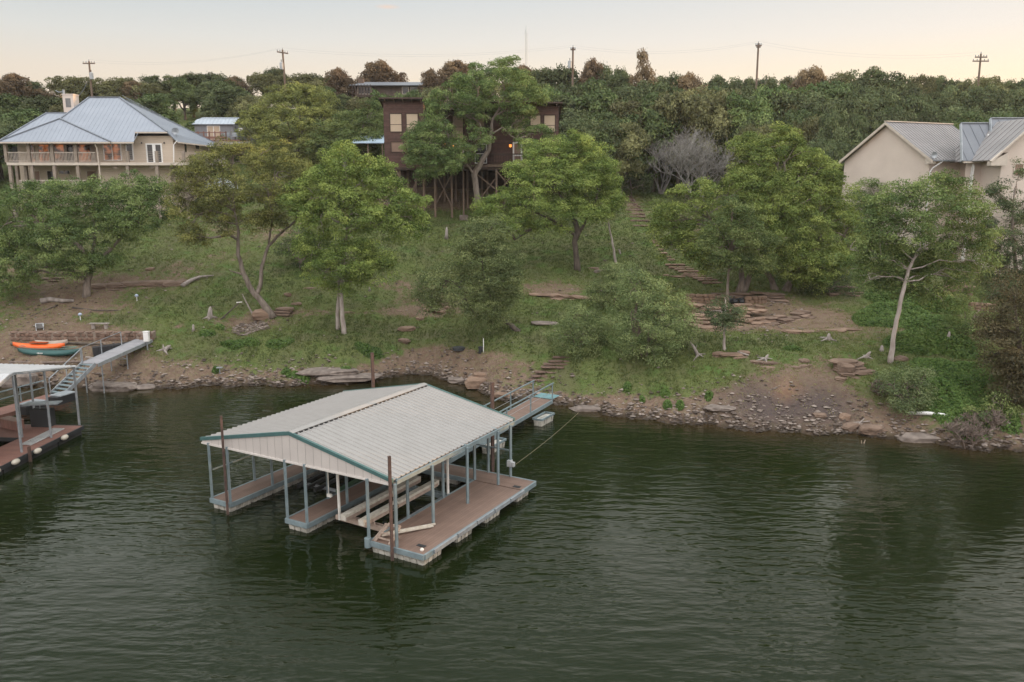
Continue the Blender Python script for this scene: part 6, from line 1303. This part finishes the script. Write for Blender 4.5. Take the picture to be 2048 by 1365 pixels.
# grass tufts
r=np.random.default_rng(9); n=420000; x=r.uniform(-62,62,n); y=46+r.random(n)**1.25*82; ok=(np.abs(x)<y*.66)&(Dsh(x,y)>1.2); x,y=x[ok],y[ok]; z=T(x,y); g_=grassy(x,y,z)
ok=r.random(len(x))<np.clip((g_-.12)*2.2,.25,1)*np.clip((Dsh(x,y)-1)/2.5,.1,1); x,y,z,g_=x[ok],y[ok],z[ok],g_[ok]; n=len(x)
def blades(x,y,z,g_,hs,lab):
    n=len(x); per=3; X_=np.repeat(x,per)+r.normal(size=n*per)*.07; Y_=np.repeat(y,per)+r.normal(size=n*per)*.07; Z_=np.repeat(z,per)-.02
    h=hs*r.uniform(.5,1.3,n*per)*(.55+.6*np.repeat(g_,per)); a=r.random(n*per)*6.28; w=.018+.022*r.random(n*per); le=r.normal(size=(n*per,2))*.45*h[:,None]
    p0=np.stack([X_-np.cos(a)*w,Y_-np.sin(a)*w,Z_],1); p1=np.stack([X_+np.cos(a)*w,Y_+np.sin(a)*w,Z_],1); p2=np.stack([X_+le[:,0],Y_+le[:,1],Z_+h],1)
    vv=np.stack([p0,p1,p2],1).reshape(-1,3); dry=fbm(X_,Y_,.25,3); tone=np.clip(.95-.9*np.repeat(g_,per)*(.6+.6*dry)+.3*(r.random(n*per)-.5),0,1)
    o=arr_mesh('grass',vv,n*per,L['grass'],None,dict(tone=np.repeat(tone,3)),3); tag(o,lab,'grass',None,'stuff')
blades(x,y,z,g_,.13,'short wild grass growing over the slope')
r=np.random.default_rng(19); m_=(fbm(x,y,.8,3)>.55)&(g_>.35)&(r.random(n)<.07); blades(x[m_],y[m_],z[m_],g_[m_]*.55,.27,'taller grass clumps standing out of the short grass')
# stone stairs up the slope
def stairs(lab,pts,wid,n,m='rockpale',h=.16):
    G=[ground(*p) for p in pts]; k=thing('stone_stairs',lab,'stone stairs',G[0]); Ls=[0]; rn=random.Random(len(lab))
    for a,b in zip(G,G[1:]): Ls.append(Ls[-1]+(b-a).length)
    for i in range(n):
        s=Ls[-1]*i/(n-1)
        for q in range(len(G)-1):
            if s<=Ls[q+1]+1e-6: c=G[q].lerp(G[q+1],(s-Ls[q])/(Ls[q+1]-Ls[q])); break
        c.z=gz(c.x,c.y); w_=wid*rn.uniform(.85,1.1); f=MB(); x=c.x-w_/2
        while x<c.x+w_/2-.15:
            l=min(rn.uniform(.5,1.1),c.x+w_/2-x); f.rock((x+l/2,c.y+rn.uniform(-.06,.06),c.z+.0),l*.54,.3,h*.6,rn.uniform(-.06,.06),.1,rn.random(),box=.45); x+=l
        f.build('step',M[m],k)
M['redstone']=mat('reddish_stone_step',(.175,.115,.088),.9,(.10,.064,.048),2.5,8,bump=.03,bscale=8)
stairs('long straight flight of reddish stone steps climbing right of the brown house',[(1285,452),(1268,425),(1250,394)],1.9,14,'redstone')
stairs('winding lower path of flat pale stone steps on the right lawn',[(1425,566),(1392,552),(1350,530)],1.8,9,'rockpale')
stairs('narrow row of stepping stones between the two stone stair flights',[(1342,520),(1325,504),(1309,482)],.7,7,'rockpale')
stairs('worn earth and timber steps at the gangway head',[(1075,760),(1105,735),(1128,715)],1.7,7,'redstone',.1)
# low built walls on the right
def lowwall(lab,pts,h,m,th=.5):
    G=[ground(*p) for p in pts]; k=thing('stone_wall',lab,'stone wall',G[0]); f=MB(); rn=random.Random(len(lab))
    for a,b in zip(G,G[1:]):
        L_=(b-a).length; rows=max(2,int(h/.2))
        for j in range(rows):
            s=0
            while s<L_:
                l=rn.uniform(.25,.6); c=a.lerp(b,min(1,(s+l/2)/L_)); f.rock((c.x,c.y+rn.uniform(-.03,.03)+.2,c.z-.05+(j+.5)*h/rows),l*.55,th*.5,h/rows*.6,math.atan2(b.y-a.y,b.x-a.x),.1,rn.random(),box=.45); s+=l
    f.build('stone',M[m],k); return k
M['orangestone']=mat('orange_brown_stone',(.215,.14,.095),.9,(.12,.078,.054),2.5,8,bump=.03,bscale=8)
lowwall('short dry stone wall with a flat top at the upper left of the outcrop',[(1372,606),(1400,607),(1428,607)],.75,'orangestone')
lowwall('dry stone patch wall beside the burnt fire ring',[(1490,608),(1530,607)],.6,'orangestone')
lowwall('square stone pillar wall at the end of the right terrace',[(1936,600),(1944,600)],1.1,'rock')
lowwall('retaining wall under the small dark lawn terrace at the right',[(1940,622),(1990,626)],.7,'orangestone')
# fire ring, charred wood
c=ground(1478,604); k=thing('fire_ring','blackened fire ring with charred wood above the outcrop','fire ring',c); f=MB()
for i in range(12): a=i*.5236; f.rock((c.x+.9*math.cos(a),c.y+.7*math.sin(a),c.z+.12),.25,.2,.2,a,.15,i,box=.3)
f.build('stone',M['dark'],k)
for i in range(5): MB().path([V((c.x+RN.uniform(-.7,.7),c.y+RN.uniform(-.5,.5),c.z+.15)),V((c.x+RN.uniform(-.7,.7),c.y+RN.uniform(-.5,.5),c.z+.35))],[.07,.05],6).build('charred_log',M['dark'],k)
# stumps, logs, driftwood
def stump(lab,px,py,h,r0,lean=(0,0),m='dead',root=True,name='tree_stump'):
    c=ground(px,py); rn=random.Random(px); f=MB(); f.path([c-V((0,0,.15)),c+V((lean[0]*.3,lean[1]*.3,h*.35)),c+V((lean[0]*.7,lean[1]*.7,h*.75)),c+V((lean[0],lean[1],h))],[r0*1.5,r0,r0*.8,r0*.3],7)
    f.path([c+V((lean[0]*.4,0,h*.4)),c+V((lean[0]*.4+r0*.9,.05,h*.8))],[r0*.4,r0*.15],5)
    if root:
        for q in range(4): a=q*1.57+rn.random(); e=V((math.cos(a),math.sin(a),0))*rn.uniform(.4,.7); p=c+e; f.path([c+V((0,0,.1)),V((p.x,p.y,gz(p.x,p.y)+.03))],[r0*.7,.03],5)
    o=f.build(name,M[m],None,True); return tag(o,lab,name.replace('tree_',''),None,'thing')
stump('pale twisted stump left of the split rock',420,636,.9,.2,(.1,0)); stump('tall split grey stump on the lawn left of the feathery tree',893,478,1.15,.16,(.05,0),root=False); stump('pointed pale stump standing in the ivy at right',1894,697,1.1,.14,(.05,0),root=False)
stump('grey twisted driftwood stub left of the small dark oak',1397,712,.9,.1,(-.55,.1)); stump('short pale stump beside the thin ledge behind the double trunk',739,582,.45,.09,root=False); stump('pale stub by the flat stones of the right lawn',1530,720,.35,.1,(.2,0)); stump('low white root stub on the right lawn',1657,680,.45,.14); stump('small white stub left of the long curved trunk',1763,703,.4,.12,root=False); stump('pale broken stub on top of the layered boulder',1731,716,.4,.12,(.3,0)); stump('whitish stub on the left lawn edge',387,662,.5,.1,root=False); stump('grey stub beside the ramp foot',328,702,.4,.16,(.5,.1)); stump('white stub on the lawn above the pale bush',1258,544,.35,.1,(.25,0)); stump('small leaning stub beside the thin grey trunk',1241,508,.45,.08,(-.2,0),root=False)
def logp(lab,pts,r0,r1,m='dead',name='log',lift=.1):
    P=[]
    for p in pts:
        g=ground(p[0],p[1]); P.append(g+V((0,0,lift+(p[2] if len(p)>2 else 0))))
    o=MB().path(P,[r0+(r1-r0)*i/(len(P)-1) for i in range(len(P))],7).build(name,M[m],None,True); return tag(o,lab,name.replace('_',' '),None,'thing')
logp('weathered dark log lying at the right end of the left ledges',[(365,575),(382,566,.1),(400,560,.15),(428,556,.1)],.22,.06)
logp('big weathered root log over bare soil at the left bank',[(82,606),(100,604,.1),(125,607,.1),(148,604)],.26,.12); logp('dark fallen branch snaking right of the root log',[(145,616),(190,622),(240,622),(300,619)],.07,.03,'barkdark','fallen_branch',.03); logp('thin dark branch running down left of the root log',[(115,612),(90,622),(60,634)],.07,.03,'barkdark','fallen_branch',.04)
logp('white peeled log lying above the right waterline',[(1818,830),(1855,832,.05),(1890,836,.05),(1928,842)],.12,.09,'white'); logp('short white log behind the dead brush at the right edge',[(1993,842),(2020,852)],.1,.08,'white'); logp('thin pale stick on gravel below the white log',[(1700,850),(1740,846)],.05,.03); logp('pale plank of driftwood on the right lawn edge',[(1475,708),(1497,714)],.09,.05); logp('broken forked branch lying under the right gravel bank',[(1710,858),(1728,846,.15)],.05,.03)
logp('grey twig pile stick above the left ledge',[(25,578),(48,572)],.1,.04)
a=ground(512,644); o=MB().path([a,a+V((-.35,.2,.7)),a+V((-.85,.4,1.6)),a+V((-1.15,.5,2.2))],[.09,.08,.05,.02],7).build('dead_limb',M['dead'],None,True); tag(o,'bare pale limb standing upright left of the split rock','dead branch',None,'thing')
a=ground(441,640); b_=W(478,606,a.y+.6); o=MB().path([a,b_],[.06,.05],6).build('leaning_post',M['barkdark']); tag(o,'thin dark leaning post with a pale cap left of the split rock','post',None,'thing'); c_=MB().bar(b_+V((-.2,0,.02)),b_+V((.25,0,.06)),.09,.07).build('cap',M['pvc'],o)
logp('long weathered timber edging the terrace above the kayaks',[(22,690),(90,689),(150,688),(205,690)],.09,.09,'barkdark','timber',.04); logp('rotten timber edging below the green canoe',[(20,726),(90,727),(165,725)],.1,.08,'brush','timber',.04); logp('grey timber step end beside the steel stair top',[(172,716),(215,722)],.08,.08,'dead','timber',.05)
# debris mound
stones('rubble','mound of broken stone below the split rock',500,patchfn([(500,660,34,12)]),M['gravel'],.06,.2,6)
# solar lights, chair, bench, signs
for i,(px,py,lab) in enumerate(((274,602,'small white and blue path light on the upper left grass'),(161,640,'small white path light above the stone wall'))):
    c=ground(px,py); k=thing('path_light',lab,'path light',c); MB().path([c-V((0,0,.1)),c+V((0,0,.32))],.03,6).build('stake',M['white'],k); MB().lathe([(.02,0),(.14,.1),(.14,.2),(.05,.27)],c+V((0,0,.28)),10).build('lamp_head',mat('pale_blue_plastic',(.45,.52,.66),.4),k)
c=ground(80,661); k=thing('garden_chair','grey plastic garden chair tipped back above the stone wall','chair',c); rt_=Matrix.Rotation(.5,3,'Z')@Matrix.Rotation(-1.0,3,'X')
def ch_(p): return c+V((0,0,.35))+rt_@V(p)
f=MB(ch_); f.box(-.28,.28,-.25,.25,-.02,.03); f.build('seat',M['grayplastic'],k); f=MB(ch_); f.box(-.28,.28,.22,.27,.03,.55); f.build('backrest',M['grayplastic'],k)
for a in (-.25,.25):
    for b_ in (-.22,.22): f=MB(ch_); f.bar((a,b_,-.4),(a,b_,0),.05); f.build('leg',M['grayplastic'],k)
c=ground(200,658); k=thing('bench','weathered grey plank bench above the stone wall','bench',c); f=MB(); f.bar(c+V((-.75,0,.42)),c+V((.75,0,.42)),.32,.07); f.build('seat',M['dead'],k)
for s in (-.5,.5): f=MB(); f.bar(c+V((s,0,-.1)),c+V((s,0,.4)),.1,.26); f.build('leg',M['dead'],k)
c=ground(967,706); k=thing('stake','thin white stake beside a dark bucket on the centre bank','stake',c); MB().path([c-V((0,0,.1)),c+V((0,0,1.05))],.03,6).build('stake_pole',M['white'],k)
c=ground(962,706); o=MB().lathe([(.16,-.05),(.2,.45),(.18,.46)],c,12).build('bucket',M['dark']); tag(o,'small dark bucket beside the white stake','bucket',None,'thing')
c=ground(918,699); o=MB().lathe([(.5,-.05),(.48,.16),(.3,.2)],c,16).build('fire_bowl',M['dark']); tag(o,'low dark round bowl sunk in the grass left of the bucket','fire bowl',None,'thing')
c=ground(440,748); k=thing('bird_perch','small grey stand on the gravel left of the cove','stand',c); MB().path([c-V((0,0,.1)),c+V((0,0,.45))],.03,6).build('leg',M['galv'],k); f=MB(); f.box(c.x-.2,c.x+.2,c.y-.12,c.y+.12,c.z+.43,c.z+.49); f.build('top',M['galv'],k)
# waterfowl-like pale float near the right bank
c=atZ(1727,887,0); k=thing('floating_twig','pale twigs poking out of the water off the right bank','twig',c); f=MB(); f.path([c-V((0,0,.1)),c+V((.08,0,.2))],[.04,.02],5); f.path([c-V((.1,0,.1)),c+V((-.12,0,.16))],[.035,.02],5); f.build('stem',M['tanwood'],k)
